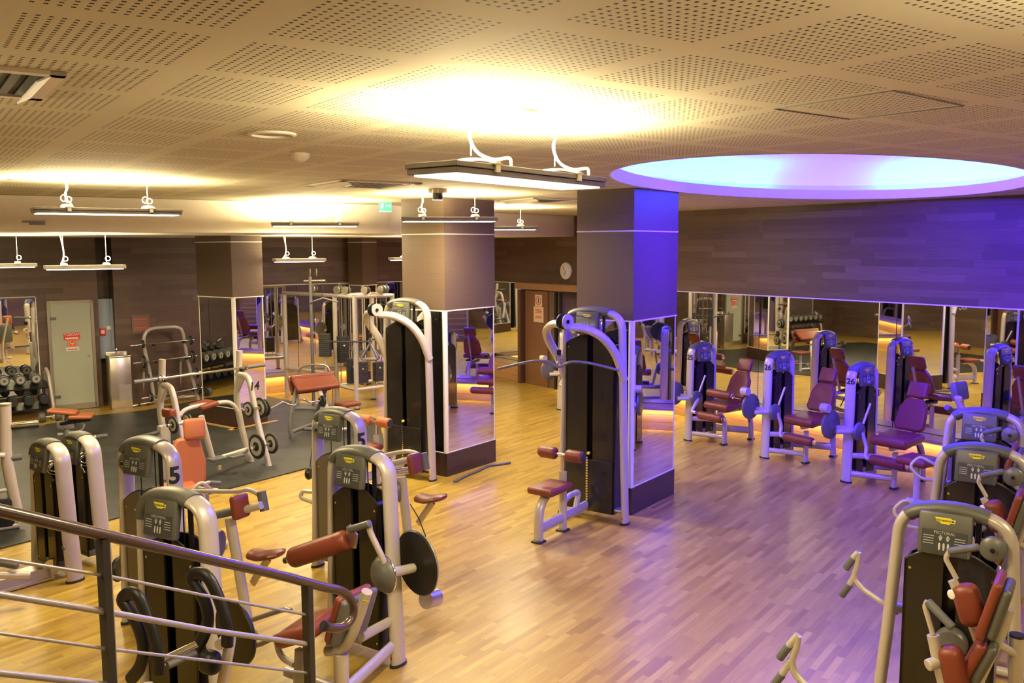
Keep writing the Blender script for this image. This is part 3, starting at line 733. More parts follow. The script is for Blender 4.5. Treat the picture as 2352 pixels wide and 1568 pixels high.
grips_arm(t1, F1, [(1972, 1268), (1968, 1300), (1962, 1325), (1980, 1350), (2010, 1372), (2040, 1392), (2062, 1400)],
    [((1972, 1268), (1960, 1281), (1942, 1306)), ((1963, 1322), (1952, 1341), (1932, 1368))], .10)
part(t1, 'arm_joint', 'paint', lambda b: b.cyl(F1.L(2047, 1375, y=.1), F1.L(2052, 1408, y=.1), .032))
T(t1, 'arm_root', [F1.L(2050, 1392, y=.1), F1.L(2085, 1400, y=.09)], .03)
FA = Fr(F1.o.x, F1.o.y, 124)
ya = -.95
grips_arm(t1, F1, [(1833, 1460), (1828, 1490), (1819, 1516), (1826, 1545), (1850, 1572), (1890, 1600), (1960, 1640), (2010, 1700)],
    [((1833, 1458), (1812, 1482), (1790, 1512)), ((1816, 1516), (1797, 1547), (1775, 1575))], ya, .018)
pe = F1.L(2010, 1700, y=ya)
T(t1, 'press_arm_base', [pe, (pe.x+.15, ya+.2, .08), (.0, -.52, .05)], .025, fil=.1)
F2, t2 = chest_machine(3.38, 6.25, 124, 'middle chest machine of the right row, behind the nearest one')
F3, t3 = chest_machine(4.12, 7.62, 124, 'farthest chest machine of the right row, with a round cover beside its display')
for tt in (t2, t3):
    for ch in [q for q in bpy.data.objects if q.parent == t1 and q.name.split('.')[0] in ('handle_tube', 'hand_grip', 'socket', 'knob', 'arm_pad', 'backrest', 'backrest_shell', 'lower_backrest', 'lower_backrest_shell', 'back_post', 'support_tube', 'side_post', 'post_cap', 'cam_cover', 'seat', 'seat_post', 'base_beam', 'lower_socket_brace')]:
        if ch.name.startswith('hand_grip') and ch.data.vertices[0].co.x < -.4: continue
        c = ch.copy(); COL.objects.link(c); c.parent = tt
    mb = MB(); mb.tube([(-.36, .08, .9), (-.52, .05, .98), (-.60, .02, .88), (-.50, .02, .78), (-.36, .08, .76)], .014, fil=.05); mb.build('side_handle', M['paint'], tt)
    mb = MB(); mb.cyl((-.36, .1, .76), (-.25, .1, .74), .03); mb.build('arm_joint', M['paint'], tt)
# ---------------------------------------------------------------- left foreground row
Vx = lambda *a: Vector(a)
# M6: leg machine with the big red roller
F6 = Fr(-1.06, 6.10, 124); t6 = empty('leg_machine', F6, 'leg machine in the foreground with a long red roller and a big black cam disc', 'exercise machine')
tower(t6, 1.49, .50, .06, 'LEG CURL', None, shroud_top=1.24, capx=(-.20, .15), plates=False)
def L6(px, py, y=None, x=None, z=None): return F6.L(px, py, y=y, x=x, z=z)
ya = -.42
part(t6, 'long_roller', 'red', lambda b: b.roll(L6(669, 1282, x=-.30), L6(800, 1238, x=.12), .072, .03, 28))
e0 = L6(669, 1282, x=-.30); e1 = L6(800, 1238, x=.12); d6 = (e1-e0).normalized()
part(t6, 'roller_ring', 'chrome', lambda b: b.roll(e0-d6*.022, e0+d6*.004, .038, .006))
part(t6, 'roller_knob', 'grip', lambda b: b.roll(e0-d6*.062, e0-d6*.02, .022, .006))
py_ = e1.y
part(t6, 'bracket', 'steel', lambda b: b.prism([(-.05, -.10), (.03, -.10), (.05, .0), (-.02, .06), (-.05, .04)], L6(808, 1225, y=py_), (1, 0, 0), (0, 0, 1), -.012))
part(t6, 'hand_grip', 'disc', lambda b: b.roll(L6(803, 1216, y=py_-.04), L6(850, 1202, y=py_-.02), .026, .006))
pv = L6(884, 1318, y=-.20)
T(t6, 'lever_arm', [L6(848, 1206, y=py_-.01), L6(852, 1225, y=py_), L6(880, 1285, y=-.24), L6(884, 1310, y=-.22)], .021, k=5)
part(t6, 'pivot_disc', 'cap', lambda b: b.lathe([(0, -.085), (.06, -.075), (.105, -.045), (.125, -.01), (.128, .0), (0, .0)], pv, (.25, 1, 0)))
part(t6, 'pivot_rim', 'chrome', lambda b: b.torus(pv+Vx(0, 0, 0), (.25, 1, 0), .127, .006, 36, 8))
cd = L6(958, 1292, y=.12); axd = Vx(.22, 1., .03)
part(t6, 'axle', 'paint', lambda b: b.cyl(pv, L6(949, 1304, y=.06), .033))
part(t6, 'cam_disc', 'black', lambda b: b.lathe([(0, -.012), (.222, -.012), (.232, 0), (.222, .014), (0, .014)], cd, axd.normalized(), 48))
part(t6, 'cam_rim', 'paint_dark', lambda b: b.torus(cd, axd, .231, .004, 48, 6))
T(t6, 'cam_cable', [L6(942, 1157, y=.05), L6(962, 1190, y=.08), L6(978, 1232, y=.12)], .004, 'cable')
part(t6, 'counterweight', 'steel', lambda b: b.cyl(L6(978, 1378, y=.16), L6(1002, 1371, y=.28), .062, n=28))
T(t6, 'counterweight_arm', [cd, L6(984, 1366, y=.18)], .012, 'black')
# seat assembly
ys = -.72
part(t6, 'seat', 'red', lambda b: b.box(L6(708, 1440, y=ys), (.36, .34, .10), Matrix.Rotation(radians(-24), 3, 'Y')@Matrix.Rotation(radians(8), 3, 'X'), bev=.048, seg=4))
Rk = Matrix.Rotation(radians(20), 3, 'Y')
bc = L6(800, 1408, y=-.62)
part(t6, 'backrest', 'red', lambda b: b.box(bc, (.06, .30, .34), Rk, bev=.03, seg=4))
part(t6, 'backrest_shell', 'panel', lambda b: b.box(bc+Vx(.05, 0, -.01), (.045, .31, .33), Rk, bev=.022, seg=4))
T(t6, 'back_post', [L6(843, 1358, y=-.66), L6(826, 1410, y=-.66), L6(806, 1462, y=-.66), L6(782, 1490, y=-.66), L6(752, 1494, y=-.66)], .034, k=5, n=16)
mb = MB(); mk = MB(); badge(mb, mk, L6(841, 1382, y=-.705), (1, 0, 0), (.15, 0, 1), .026); o = mb.build('badge', M['yellow'], t6, smooth=0); mk.build('badge_lettering', M['num'], t6, smooth=0)
p = L6(783, 1500, y=-.66)
part(t6, 'front_post', 'paint', lambda b: b.tube([(p.x, p.y, 0), (p.x, p.y, p.z)], .045, .05, n=16, up=(1, 0, 0)))
q = L6(905, 1490, y=-.0)
T(t6, 'lower_beam', [(p.x+.02, p.y, .13), (.29, -.02, .15)], .028, ry=.045)
T(t6, 'upper_beam', [L6(830, 1462, y=-.45), L6(900, 1424, y=-.02)], .026, ry=.036)
T(t6, 'front_beam', [(p.x, p.y, .12), (p.x-.5, p.y, .12)], .035)
L_ = lambda a, b_: L6(a, b_, y=ys-.05)
T(t6, 'handle_tube', [L_(520, 1500), L_(600, 1478), L_(668, 1446)], .017, 'paint_dark')
T(t6, 'handle_tube', [L_(500, 1450), L_(600, 1416), L_(650, 1400), L_(668, 1402)], .017, 'paint_dark', k=4)
T(t6, 'curved_tube', [L_(636, 1466), L_(640, 1492), L_(652, 1512), L_(676, 1526)], .02, k=5)
p2 = L_(690, 1490)
part(t6, 'seat_post', 'paint_dark', lambda b: b.prism([(-.07, 0), (.05, 0), (.035, p2.z), (-.03, p2.z)], (p2.x, p2.y+.02, .0), (1, 0, 0), (0, 0, 1), .04))
part(t6, 'foot_cap', 'rubber', lambda b: b.box((p2.x, p2.y, .015), (.16, .09, .03), bev=.012))
# M4: machine with black hooked pads
F4 = Fr(-2.0, 5.14, 118); t4 = empty('abdominal_machine', F4, 'machine behind the handrail with two black looped shoulder pads', 'exercise machine')
tower(t4, 1.46, .50, .06, 'ABDOMINAL', None, shroud_top=1.2, capx=(-.22, .15), plates=False, shc=None)
def L4(px, py, y=None, x=None): return F4.L(px, py, y=y, x=x)
for ls, y in (([(440, 1502), (462, 1470), (478, 1425), (470, 1380), (448, 1345), (440, 1328), (452, 1317), (474, 1322), (492, 1350), (510, 1395), (521, 1440), (522, 1482)], -.42),
              ([(300, 1560), (322, 1530), (330, 1490), (318, 1440), (292, 1395), (281, 1378), (293, 1364), (314, 1366), (330, 1395), (350, 1450), (362, 1500), (364, 1545)], -.66)):
    mb = MB(); P = [L4(a, b_, y=y) for a, b_ in ls]; mb.tube(P, .036, .026, n=14, k=4, up=(0, 1, 0)); mb.build('shoulder_pad', M['blackpad'], t4)
part(t4, 'lower_pad', 'blackpad', lambda b: b.box(L4(482, 1520, y=-.42), (.13, .10, .13), None, bev=.05, seg=4))
part(t4, 'pad_bar', 'chrome', lambda b: b.cyl(L4(366, 1522, y=-.6), L4(458, 1478, y=-.42), .026))
part(t4, 'pad_bar_sleeve', 'grip', lambda b: b.cyl(L4(385, 1528, y=-.6), L4(450, 1500, y=-.45), .02))
cd = L4(541, 1452, y=-.12)
part(t4, 'cam_disc', 'black', lambda b: b.lathe([(0, -.012), (.185, -.012), (.19, 0), (.185, .012), (0, .012)], cd, (.22, 1, .03), 48))
T(t4, 'hook_mount', [L4(505, 1480, y=-.42), L4(528, 1460, y=-.3), L4(524, 1500, y=-.3), L4(505, 1600, y=-.3)], .03, 'paint', k=3)
p4 = L4(505, 1600, y=-.3)
T(t4, 'support_post', [(p4.x, p4.y, 0), p4], .035)
pc = L4(330, 1580, y=-.6)
T(t4, 'seat_post', [(pc.x+.03, pc.y, 0), (pc.x+.03, pc.y, pc.z+.03)], .03, 'paint_dark')
T(t4, 'base_beam', [(p4.x, p4.y, .05), (pc.x, pc.y, .05)], .03); T(t4, 'base_beam', [(p4.x, p4.y, .05), (.28, 0, .05)], .03)
part(t4, 'back_disc', 'disc', lambda b: b.lathe([(0, 0), (.09, 0), (.1, .01), (.09, .03), (0, .03)], L4(372, 1225, y=.10), (0, 1, 0)))
# M5 / M3: side-seat machines marked 5
def side_machine(fr, label, pc, off, disp, numz):
    t = empty('arm_machine', fr, label, 'exercise machine', 'arm machines marked 5')
    tower(t, 1.475, .50, .06, disp, '5', 1, disc=-1, shroud_top=1.1, capx=(-.20, .13), plates=False, shc=mat('bronze_shroud', (.10, .085, .06), .3, coat=.2))
    return t
F5 = Fr(-1.53, 7.70, 124); t5 = side_machine(F5, 'arm machine marked 5 with a saddle seat, behind the foreground leg machine', None, None, 'SELECTION', 0)
F3_ = Fr(-2.72, 6.52, 118); t3m = side_machine(F3_, 'arm machine marked 5 on the left, in front of the orange-lit backrest', None, None, 'SELECTION', 0)
def side_parts(t, F, q, ys):
    """q maps the landmarks of the side assembly, traced in local plane y = ys"""
    Lc = lambda k, dy=0: F.L(*q[k], y=ys+dy)
    T(t, 'press_arm', [F.L(*p, y=ys+.12) for p in q['arm']], .018, k=4)
    a, b_ = q['cyl']; part(t, 'hand_cylinder', 'disc', lambda b: b.cyl(F.L(*a, y=ys+.1), F.L(*b_, y=ys+.1), .035))
    a, b_ = q['beam']; T(t, 'pad_beam', [F.L(*a, y=ys+.02), F.L(*b_, y=ys+.05)], .03)
    a, b_ = q['beam2']; T(t, 'lower_arm', [F.L(*a, y=ys-.02), F.L(*b_, y=ys-.02)], .03, q.get('b2m', 'chrome'))
    c = Lc('pad'); part(t, 'chest_pad', 'red', lambda b: b.box(c, (.065, .16, .185), Matrix.Rotation(radians(-8), 3, 'Y'), bev=.03, seg=4))
    a, b_ = q['post']; A_ = F.L(*a, y=ys); B_ = F.L(*b_, y=ys); B_.z = 0
    T(t, 'seat_post', [B_, A_], .045, ry=.035, up=(0, 1, 0))
    part(t, 'foot_cap', 'rubber', lambda b: b.cyl((B_.x, B_.y, 0), (B_.x, B_.y, .02), .055))
    s = Lc('seat')
    def saddle(b):
        P = [s+Vx(-.13, 0, .0), s+Vx(-.10, 0, .012), s+Vx(-.02, 0, .01), s+Vx(.06, 0, .03), s+Vx(.13, 0, .05), s+Vx(.17, 0, .055)]
        b.ring(P, [.04, .075, .085, .11, .10, .045], 18, True, ry=[.02, .04, .035, .03, .03, .015], up=(0, 0, 1))
    part(t, 'saddle_seat', 'red', saddle)
    T(t, 'saddle_bracket', [s+Vx(.05, 0, 0), s+Vx(-.03, 0, -.10), s+Vx(-.12, 0, -.22)], .03, 'steel', ry=.012, up=(0, 1, 0), k=4)
    T(t, 'base_beam', [(B_.x, B_.y, .12), (.28, .0, .12)], .03, ry=.045)
    c = Lc('disc'); part(t, 'cam_disc', 'disc', lambda b: b.lathe([(0, -.02), (.10, -.02), (.11, 0), (.10, .02), (0, .02)], c+Vx(0, .02, 0), (.9, .4, 0)))
side_parts(t5, F5, dict(arm=[(856, 1052), (907, 1040), (941, 1036), (968, 1047), (974, 1056)], cyl=((972, 1040), (978, 1077)), beam=((880, 1070), (946, 1054)), beam2=((900, 1084), (945, 1078)), pad=(953, 1064), post=((922, 1095), (946, 1225)), seat=(984, 1150), disc=(917, 1126)), .25)
side_parts(t3m, F3_, dict(arm=[(425, 1128), (480, 1128), (545, 1128), (570, 1124), (592, 1134), (603, 1148)], cyl=((600, 1128), (608, 1172)), beam=((545, 1175), (600, 1160)), beam2=((490, 1184), (545, 1172)), b2m='grip', pad=(551, 1162), post=((528, 1190), (572, 1388)), seat=(605, 1280), disc=(497, 1250)), .25)
part(t3m, 'hand_cylinder', 'disc', lambda b: b.cyl(F3_.L(472, 1162, y=.2), F3_.L(482, 1206, y=.2), .035))
T(t3m, 'side_cable', [(-.30, -.02, 1.25), (-.36, -.02, .5)], .004, 'cable'); part(t3m, 'side_pulley', 'black', lambda b: b.lathe([(0, -.02), (.09, -.02), (.1, 0), (.09, .02), (0, .02)], (-.38, -.02, .42), (.9, .4, 0)))
T(t5, 'side_cable', [(-.30, -.02, 1.2), (-.36, -.02, .9)], .004, 'cable'); part(t5, 'side_pulley', 'black', lambda b: b.lathe([(0, -.02), (.05, -.02), (.06, 0), (.05, .02), (0, .02)], (-.37, -.02, .86), (.9, .4, 0)))
T(t5, 'side_handle', [(-.30, -.03, .70), (-.42, -.06, .70), (-.43, -.08, .64), (-.30, -.03, .60)], .02, fil=.04)
# M1 / M2: low hip machines
for k_, (x, y, lab) in enumerate(((-4.10, 7.72, 'low hip machine nearer the handrail, its rail and foot arms reaching left'), (-3.97, 8.02, 'low hip machine standing just behind its twin, at the edge of the rubber floor'))):
    fr = Fr(x, y, 128); t = empty('hip_machine', fr, lab, 'exercise machine', 'low hip machines')
    tower(t, 1.20, .44, .12, 'HIP', None, shroud_top=.98, capx=(-.19, .10), plates=False, shc=M['shroud'], legw=(.036, .072))
    part(t, 'side_pulley', 'chrome', lambda b: (b.torus((.10, -.02, 1.0), (.9, -.4, 0), .05, .012, 24, 8), b.torus((.13, -.03, .98), (.9, -.4, 0), .05, .006, 24, 8)))
    part(t, 'bolt', 'disc', lambda b: b.lathe([(0, 0), (.02, 0), (.022, -.01), (0, -.012)], (.32, -.07, .32), (0, 1, 0)))
    if k_ == 0:
        part(t, 'low_pulley', 'steel', lambda b: b.lathe([(0, -.02), (.07, -.02), (.075, 0), (.07, .02), (0, .02)], (.08, -.08, .1), (.8, -.3, 0)))
        L1 = lambda a, b_, y: fr.L(a, b_, y=y)
        R_ = Matrix.Rotation(radians(0), 3, 'X')
        part(t, 'floor_rail', 'steel', lambda b: (b.prism([(-.1, 0), (.1, 0), (.08, .08), (-.08, .08)], (.02, -.1, .03), (1, 0, 0), (0, 0, 1), 1.25), b.box((.02, -.72, .02), (.26, 1.26, .02))))
        part(t, 'foot_arm', 'paint', lambda b: b.cyl(fr.L(-40, 1320, z=.30), fr.L(70, 1321, z=.25), .03))
        part(t, 'foot_pedal', 'grip', lambda b: b.roll(fr.L(-20, 1290, z=.36), fr.L(40, 1300, z=.34), .026, .01))
# N1: orange-lit backrest machine
FN = Fr(-3.32, 8.75, 60); tn = empty('bench_machine', FN, 'machine with an orange-lit backrest and headrest at the edge of the rubber floor', 'exercise machine')
LN_ = lambda a, b_, y=0: FN.L(a, b_, y=y)
hb = LN_(446, 985); bb = LN_(432, 1062)
part(tn, 'headrest', 'orange', lambda b: b.box(hb, (.21, .09, .22), Matrix.Rotation(radians(-10), 3, 'X'), bev=.04, seg=4))  # 'orange' is the red leather with yellow lamplight in its colour
def bk(b): b.prism([(-.13, -.25), (.13, -.25), (.16, -.18), (.17, .0), (.13, .20), (.09, .25), (-.09, .25), (-.13, .20), (-.19, .0), (-.16, -.18)], bb+Vx(0, .04, 0), (1, 0, 0), (0, .1, 1), .085)
mb = MB(); bk(mb); mb.build('backrest', M['orange'], tn, bev=.025)
s = LN_(410, 1118, -.14)
part(tn, 'seat', 'orange', lambda b: b.box(s+Vx(0, 0, -.02), (.34, .36, .09), None, bev=.04, seg=4))
part(tn, 'backrest_shell', 'panel', lambda b: b.box(bb+Vx(.01, .09, .0), (.28, .05, .44), None, bev=.02))
T(tn, 'back_post', [(s.x+.02, .12, 0), (s.x+.04, .12, .5), hb+Vx(0, .08, .05)], .03, k=4)
T(tn, 'base_beam', [(s.x+.02, .12, .05), (s.x, -.6, .05)], .035); T(tn, 'base_beam', [(s.x-.3, -.6, .04), (s.x+.35, -.6, .04)], .03)
T(tn, 'seat_post', [(s.x, -.14, .05), (s.x, -.14, s.z-.03)], .04)
g = [LN_(a, b_, -.35) for a, b_ in ((440, 1130), (455, 1112), (470, 1110), (486, 1124))]; T(tn, 'hand_lever', g, .018, k=3)
g = [LN_(a, b_, -.35) for a, b_ in ((476, 1125), (470, 1112), (476, 1107), (505, 1110))]; T(tn, 'hand_lever', g, .016, fil=.03)
part(tn, 'hand_grip', 'grip', lambda b: b.roll(LN_(482, 1108, -.35), LN_(507, 1110, -.35), .022, .005))
part(tn, 'adjuster', 'paint_dark', lambda b: (b.box(LN_(460, 1150, -.3), (.16, .1, .14), bev=.02), b.cyl(LN_(445, 1120, -.3), LN_(500, 1126, -.3), .02)))
T(tn, 'lever_post', [LN_(465, 1130, -.35), Vx(LN_(465, 1130, -.35).x, -.35, .04)], .025)
# machine cut by the left edge
FL = Fr(-5.0, 9.05, 60); tl = empty('press_machine', FL, 'pale upright frame with a long bar peg, cut by the left edge of the photo', 'exercise machine')
LL = lambda a, b_, y=0: FL.L(a, b_, y=y)
p0 = LL(12, 928); p1 = LL(14, 1040); p3 = LL(44, 1198)
T(tl, 'upright', [p0, LL(13, 980), p1, LL(24, 1100), LL(44, 1198)], .055, ry=.04, k=5, n=16, up=(0, 1, 0))
part(tl, 'top_cap', 'paint', lambda b: b.cyl(p0, p0+Vx(0, 0, .01), .057))
part(tl, 'bar_peg', 'chrome', lambda b: b.cyl(LL(26, 976), LL(88, 970), .022))
part(tl, 'bar_sleeve', 'blackpad', lambda b: b.cyl(LL(26, 982), LL(90, 976), .024))
part(tl, 'plate_peg', 'grip', lambda b: b.cyl(LL(24, 1052), LL(50, 1049), .03))
T(tl, 'low_bar', [LL(-60, 1135), LL(16, 1125)], .02); T(tl, 'foot_bar', [LL(-60, 1232), LL(22, 1218)], .025)
part(tl, 'dark_pad', 'blackpad', lambda b: b.box(LL(2, 1180), (.26, .08, .34), None, bev=.04))
part(tl, 'hinge_knob', 'paint', lambda b: b.roll(LL(-30, 1046, -.06), LL(12, 1045, -.06), .03, .01))
T(tl, 'base_beam', [(p3.x, 0, .05), (p3.x-1.2, 0, .05)], .04); T(tl, 'base_beam', [(p3.x-.1, 0, .05), (p3.x-.1, .9, .05)], .04)
# ---------------------------------------------------------------- handrail and stair
FH = Fr(DP(235, 1237, 3.3).x, 3.3, degrees(atan2(DP(705, 1345, 4.15).x-DP(235, 1237, 3.3).x, .85)))
th = empty('staircase', FH, 'brown staircase with dark handrail, grey posts and bars sloping across the lower left', 'staircase')
LH = lambda a, b_, y=0: FH.L(a, b_, y=y)
rm = mat('handrail_brown', (.06, .035, .03), .25, coat=.3)
gm = mat('railing_grey', (.035, .034, .036), .35, .4); gl = mat('railing_bar', (.38, .35, .35), .3, .5)
M['rm'] = rm; M['gm'] = gm; M['gl'] = gl
cen = [(-120, 1145), (0, 1172), (235, 1227), (470, 1281), (640, 1320), (740, 1347), (782, 1356)]
P = [LH(a, b_) for a, b_ in cen]; e = P[-1]
u = (P[-1]-P[-2]).normalized()
curl = [LH(803, 1372), LH(812, 1395), LH(808, 1420), LH(790, 1438), LH(764, 1442), LH(748, 1438)]
T(th, 'handrail', P+curl, .023, 'rm', k=4, n=16)
part(th, 'end_cap', 'gm', lambda b: b.cyl(LH(748, 1438), LH(743, 1437), .027))
for a, b_ in ((235, 1237), (705, 1345)):
    q = LH(a, b_); part(th, 'post', 'gm', lambda b: b.box((q.x, 0, (q.z+q.z-1.0)/2), (.03, .05, 1.0)))
    part(th, 'post_face', 'gl', lambda b: b.box((q.x+.016, -.0, (q.z+q.z-1.0)/2-.01), (.004, .05, .98)))
for p_, r in ((((-120, 1262), (0, 1283), (245, 1322), (470, 1367), (706, 1412)), .0065), (((-120, 1345), (0, 1365), (252, 1406), (480, 1447), (716, 1480)), .0125), (((-120, 1438), (0, 1454), (257, 1491), (480, 1517), (712, 1546)), .0065), (((-120, 1530), (0, 1545), (257, 1574), (480, 1598), (716, 1620)), .0125)):
    T(th, 'rail_bar', [LH(a, b_) for a, b_ in p_], r, 'gl')
# stair flight and landing (mostly below the frame)
ts = th
qa = LH(235, 1237); qb = LH(705, 1345)
sl = (qb.z-qa.z)/(qb.x-qa.x); x0 = qa.x; z0 = qa.z-1.0
steps = []
mb = MB(); i = 0
x = x0-.55
dx = .29
top = z0-sl*-.0
zz = z0+sl*(x-x0)
prof = []
k = 0
while zz > .16 and k < 12:
    mb.box((x+dx/2, -.62, zz/2), (dx, 1.2, zz)); x += dx; zz = z0+sl*(x-x0); k += 1
mb.build('flight', mat('stair_wood', (.12, .07, .045), .4), ts, smooth=0)
xs_ = x0-.55; zl = z0+sl*(xs_-x0)
mb = MB(); mb.box((xs_-1.2, -.75, zl/2), (2.4, 1.5, zl)); mb.build('landing', mat('stair_landing', (.10, .06, .04), .45), ts, smooth=0)
# ---------------------------------------------------------------- tall pulley towers
def high_pulley(x, y, label, lat):
    F = Fr(x, y, 126); t = empty('pulley_tower', F, label, 'exercise machine', 'tall pulley towers')
    tower(t, 2.24, .66, .06, 'LAT' if lat else 'ROW', None, shroud_top=1.98, capx=(-.24, .20), plates=True, legw=(.036, .058))
    ap = Vx(-.02, -.52, 2.12)
    T(t, 'curved_arm', [(-.355, 0, 1.50), (-.40, -.08, 1.72), (-.43, -.20, 1.90), (-.38, -.32, 2.03), (-.22, -.43, 2.11), (-.03, -.50, 2.10)], .038, ry=.055, k=5, n=14, up=(0, 1, .3))
    T(t, 'curved_arm', [(.365, 0, 1.52), (.32, -.10, 1.79), (.24, -.22, 1.97), (.12, -.36, 2.07), (-.01, -.49, 2.09)], .038, ry=.055, k=5, n=14, up=(0, 1, .3))
    for dx in (-.035, .035): part(t, 'pulley_cover', 'paint' if dx > 0 else 'black', lambda b: b.lathe([(0, -.012), (.06, -.012), (.075, -.004), (.075, .012), (0, .012)], ap+Vx(dx, -.02, .03), (1, -.25, 0)))
    part(t, 'pulley_wheel', 'black', lambda b: b.lathe([(0, -.02), (.065, -.02), (.058, 0), (.065, .02), (0, .02)], ap+Vx(0, -.02, .03), (1, -.25, 0)))
    part(t, 'pulley_bolt', 'black', lambda b: b.cyl(ap+Vx(.045, -.03, .03), ap+Vx(.053, -.032, .03), .02))
    T(t, 'top_cable', [ap+Vx(0, .05, .10), (0.02, 0, 2.14)], .004, 'cable')
    hx = ap+Vx(-.02, -.09, 0); hb = hx.z-.42
    T(t, 'hanging_cable', [hx+Vx(0, 0, .03), (hx.x, hx.y, hb+.16)], .004, 'cable')
    part(t, 'cable_stop', 'black', lambda b: b.cyl((hx.x, hx.y, hb+.12), (hx.x, hx.y, hb+.17), .022))
    part(t, 'snap_hook', 'chrome', lambda b: b.torus((hx.x, hx.y, hb+.075), (0, 1, 0), .03, .006, 16, 6))
    # seat on a low beam
    X = -.03
    T(t, 'floor_beam', [(X, -.02, .16), (X, -.95, .13)], .028, ry=.055)
    T(t, 'front_leg', [(X, -.99, 0), (X, -.99, .22), (X, -.93, .40), (X, -.78, .45), (X, -.66, .45)], .034, ry=.05, k=5, n=16, up=(0, .7, .7)) if False else T(t, 'front_leg', [(X, -.99, 0), (X, -.99, .22), (X, -.95, .36), (X, -.82, .45), (X, -.66, .455)], .05, ry=.036, k=5, n=16)
    T(t, 'seat_post', [(X, -.55, 0), (X, -.55, .62)], .045, ry=.03)
    part(t, 'seat', 'red', lambda b: b.box((X, -.78, .50), (.30, .42, .075), None, bev=.03, seg=4))
    T(t, 'foot_bar', [(X, -.30, .18), (X, -.24, .34), (X, -.42, .34), (X, -.52, .30)], .03, fil=.05)
    part(t, 'adjuster', 'chrome', lambda b: b.cyl((X, -.55, .60), (X, -.55, .80), .02))
    part(t, 'roller_axle', 'chrome', lambda b: b.cyl((X-.08, -.57, .80), (X+.08, -.57, .80), .014))
    for a, b_ in ((X-.26, X-.07), (X+.06, X+.25)): part(t, 'knee_roller', 'red' if lat else 'orange', lambda b: b.roll((a, -.57, .80), (b_, -.57, .80), .062, .02))  # 'orange' is the red leather with yellow lamplight in its colour
    for a in (X-.27, X+.25): part(t, 'roller_cap', 'rubber', lambda b: b.cyl((a, -.57, .80), (a+.012, -.57, .80), .045))
    T(t, 'rear_bar', [(-.36, .0, .14), (.0, -.04, .14), (.36, 0, .14)], .025, 'steel', ry=.05, up=(0, 1, 0))
    for p_ in ((X, -.99), (X, -.55)): part(t, 'foot_cap', 'rubber', lambda b: b.box((p_[0], p_[1], .01), (.11, .12, .02), bev=.008))
    part(t, 'guard', 'shroud', lambda b: b.box((0, -.085, .38), (.56, .02, .56), None, bev=.008))
    part(t, 'stack_scale', 'chrome', lambda b: [b.box((-.02, -.099, .2+.028*i), (.022, .004, .018)) for i in range(18)] and None, smooth=0)
    part(t, 'selector_pin', 'yellow', lambda b: b.roll((0.01, -.13, .73), (.01, -.10, .73), .016, .004))
    return F, t, Vx(hx.x, hx.y, hb)
FLt, tl_, hl = high_pulley(.86, 9.28, 'lat pulldown tower with a long curved bar, in front of the right column, lit violet', True)
FRw, tr_, hr = high_pulley(-1.31, 11.06, 'tall pulley tower with a triangle handle, in front of the left column', False)
g_ = mat('bar_grey', (.14, .13, .15), .4, .3); M['bar'] = g_
# lat bar hanging (held by the cable: top-level things of their own)
c = FLt.w(*hl); fb = Fr(c.x, c.y, 97, 0)
t = empty('pulldown_bar', fb, 'long curved grey pulldown bar hanging from the lat pulldown tower', 'bar')
z = c.z
T(t, 'bar', [(-.62, 0, z-.03), (-.30, 0, z+.045), (-.12, 0, z+.05), (0, 0, z+.0), (.12, 0, z+.05), (.30, 0, z+.04), (.60, 0, z-.03)], .014, 'bar', k=5)
part(t, 'eye', 'chrome', lambda b: b.torus((0, 0, z+.03), (0, 1, 0), .02, .006, 14, 6))
c = FRw.w(*hr); fb = Fr(c.x, c.y, 97, 0); z = c.z-.03
t = empty('triangle_handle', fb, 'grey triangle row handle hanging from the tall pulley tower', 'handle')
for dy in (-.04, .04): T(t, 'side_loop', [(0, 0, z+.08), (-.10, dy, z-.09), (-.09, dy, z-.11), (.09, dy, z-.11), (.10, dy, z-.09), (0, 0, z+.08)], .013, 'bar', fil=.02)
part(t, 'eye', 'chrome', lambda b: b.torus((0, 0, z+.09), (0, 1, 0), .018, .006, 14, 6))
P = [W(1043, 1106, .016), W(1075, 1090, .016), W(1098, 1081, .016), W(1120, 1070, .016), W(1148, 1066, .016), W(1172, 1062, .016)]
f_ = Fr(P[0].x, P[0].y, 37); mb = MB(); mb.tube([f_.loc(p) for p in P], .017, k=4)
o = mb.build('curved_bar', M['bar'], fr=f_); tag(o, 'dark curved bar lying loose on the wood floor beside the left column', 'bar')
# ---------------------------------------------------------------- bench press frame
FB = Fr(-3.75, 11.25, 37); tb = empty('bench_press_frame', FB, 'pale bench press frame marked 14, holding weight discs and a bar on the rubber floor', 'exercise machine')
Rt = lambda a, b_, x=.57: FB.L(a, b_, x=x)
for xs, pts1, pts2 in ((.57, [(550, 805), (548, 870), (544, 915), (556, 985), (577, 1059)], [(544, 858), (562, 862), (574, 880), (590, 960), (618, 1072)]),):
    A = [Rt(*p) for p in pts1]; B = [Rt(*p) for p in pts2]
    A[-1].z = max(A[-1].z, 0); 
    for sx in (1, -1):
        off = Vx(0, 0, 0) if sx == 1 else Vx(-1.14, 0, 0)
        PA = [p+off for p in A]; PB = [p+off for p in B]; PA[-1].z = 0; PB[-1].z = 0
        T(tb, 'upright', PA, .04, ry=.048, k=4, n=14)
        T(tb, 'front_upright', PB, .038, ry=.045, k=4, n=14)
        T(tb, 'side_brace', [PA[2]+Vx(0, 0, .05), PB[1]], .02)
    YU = B[3].y; ZB = A[1].z+.02; YB = A[1].y
part(tb, 'number', 'num', lambda b: text(b, '14', .16, Rt(579, 883, .57)+Vx(.0, -.052, -.02), (1, 0, 0), (0, -.15, 1), bold=.03), smooth=0)
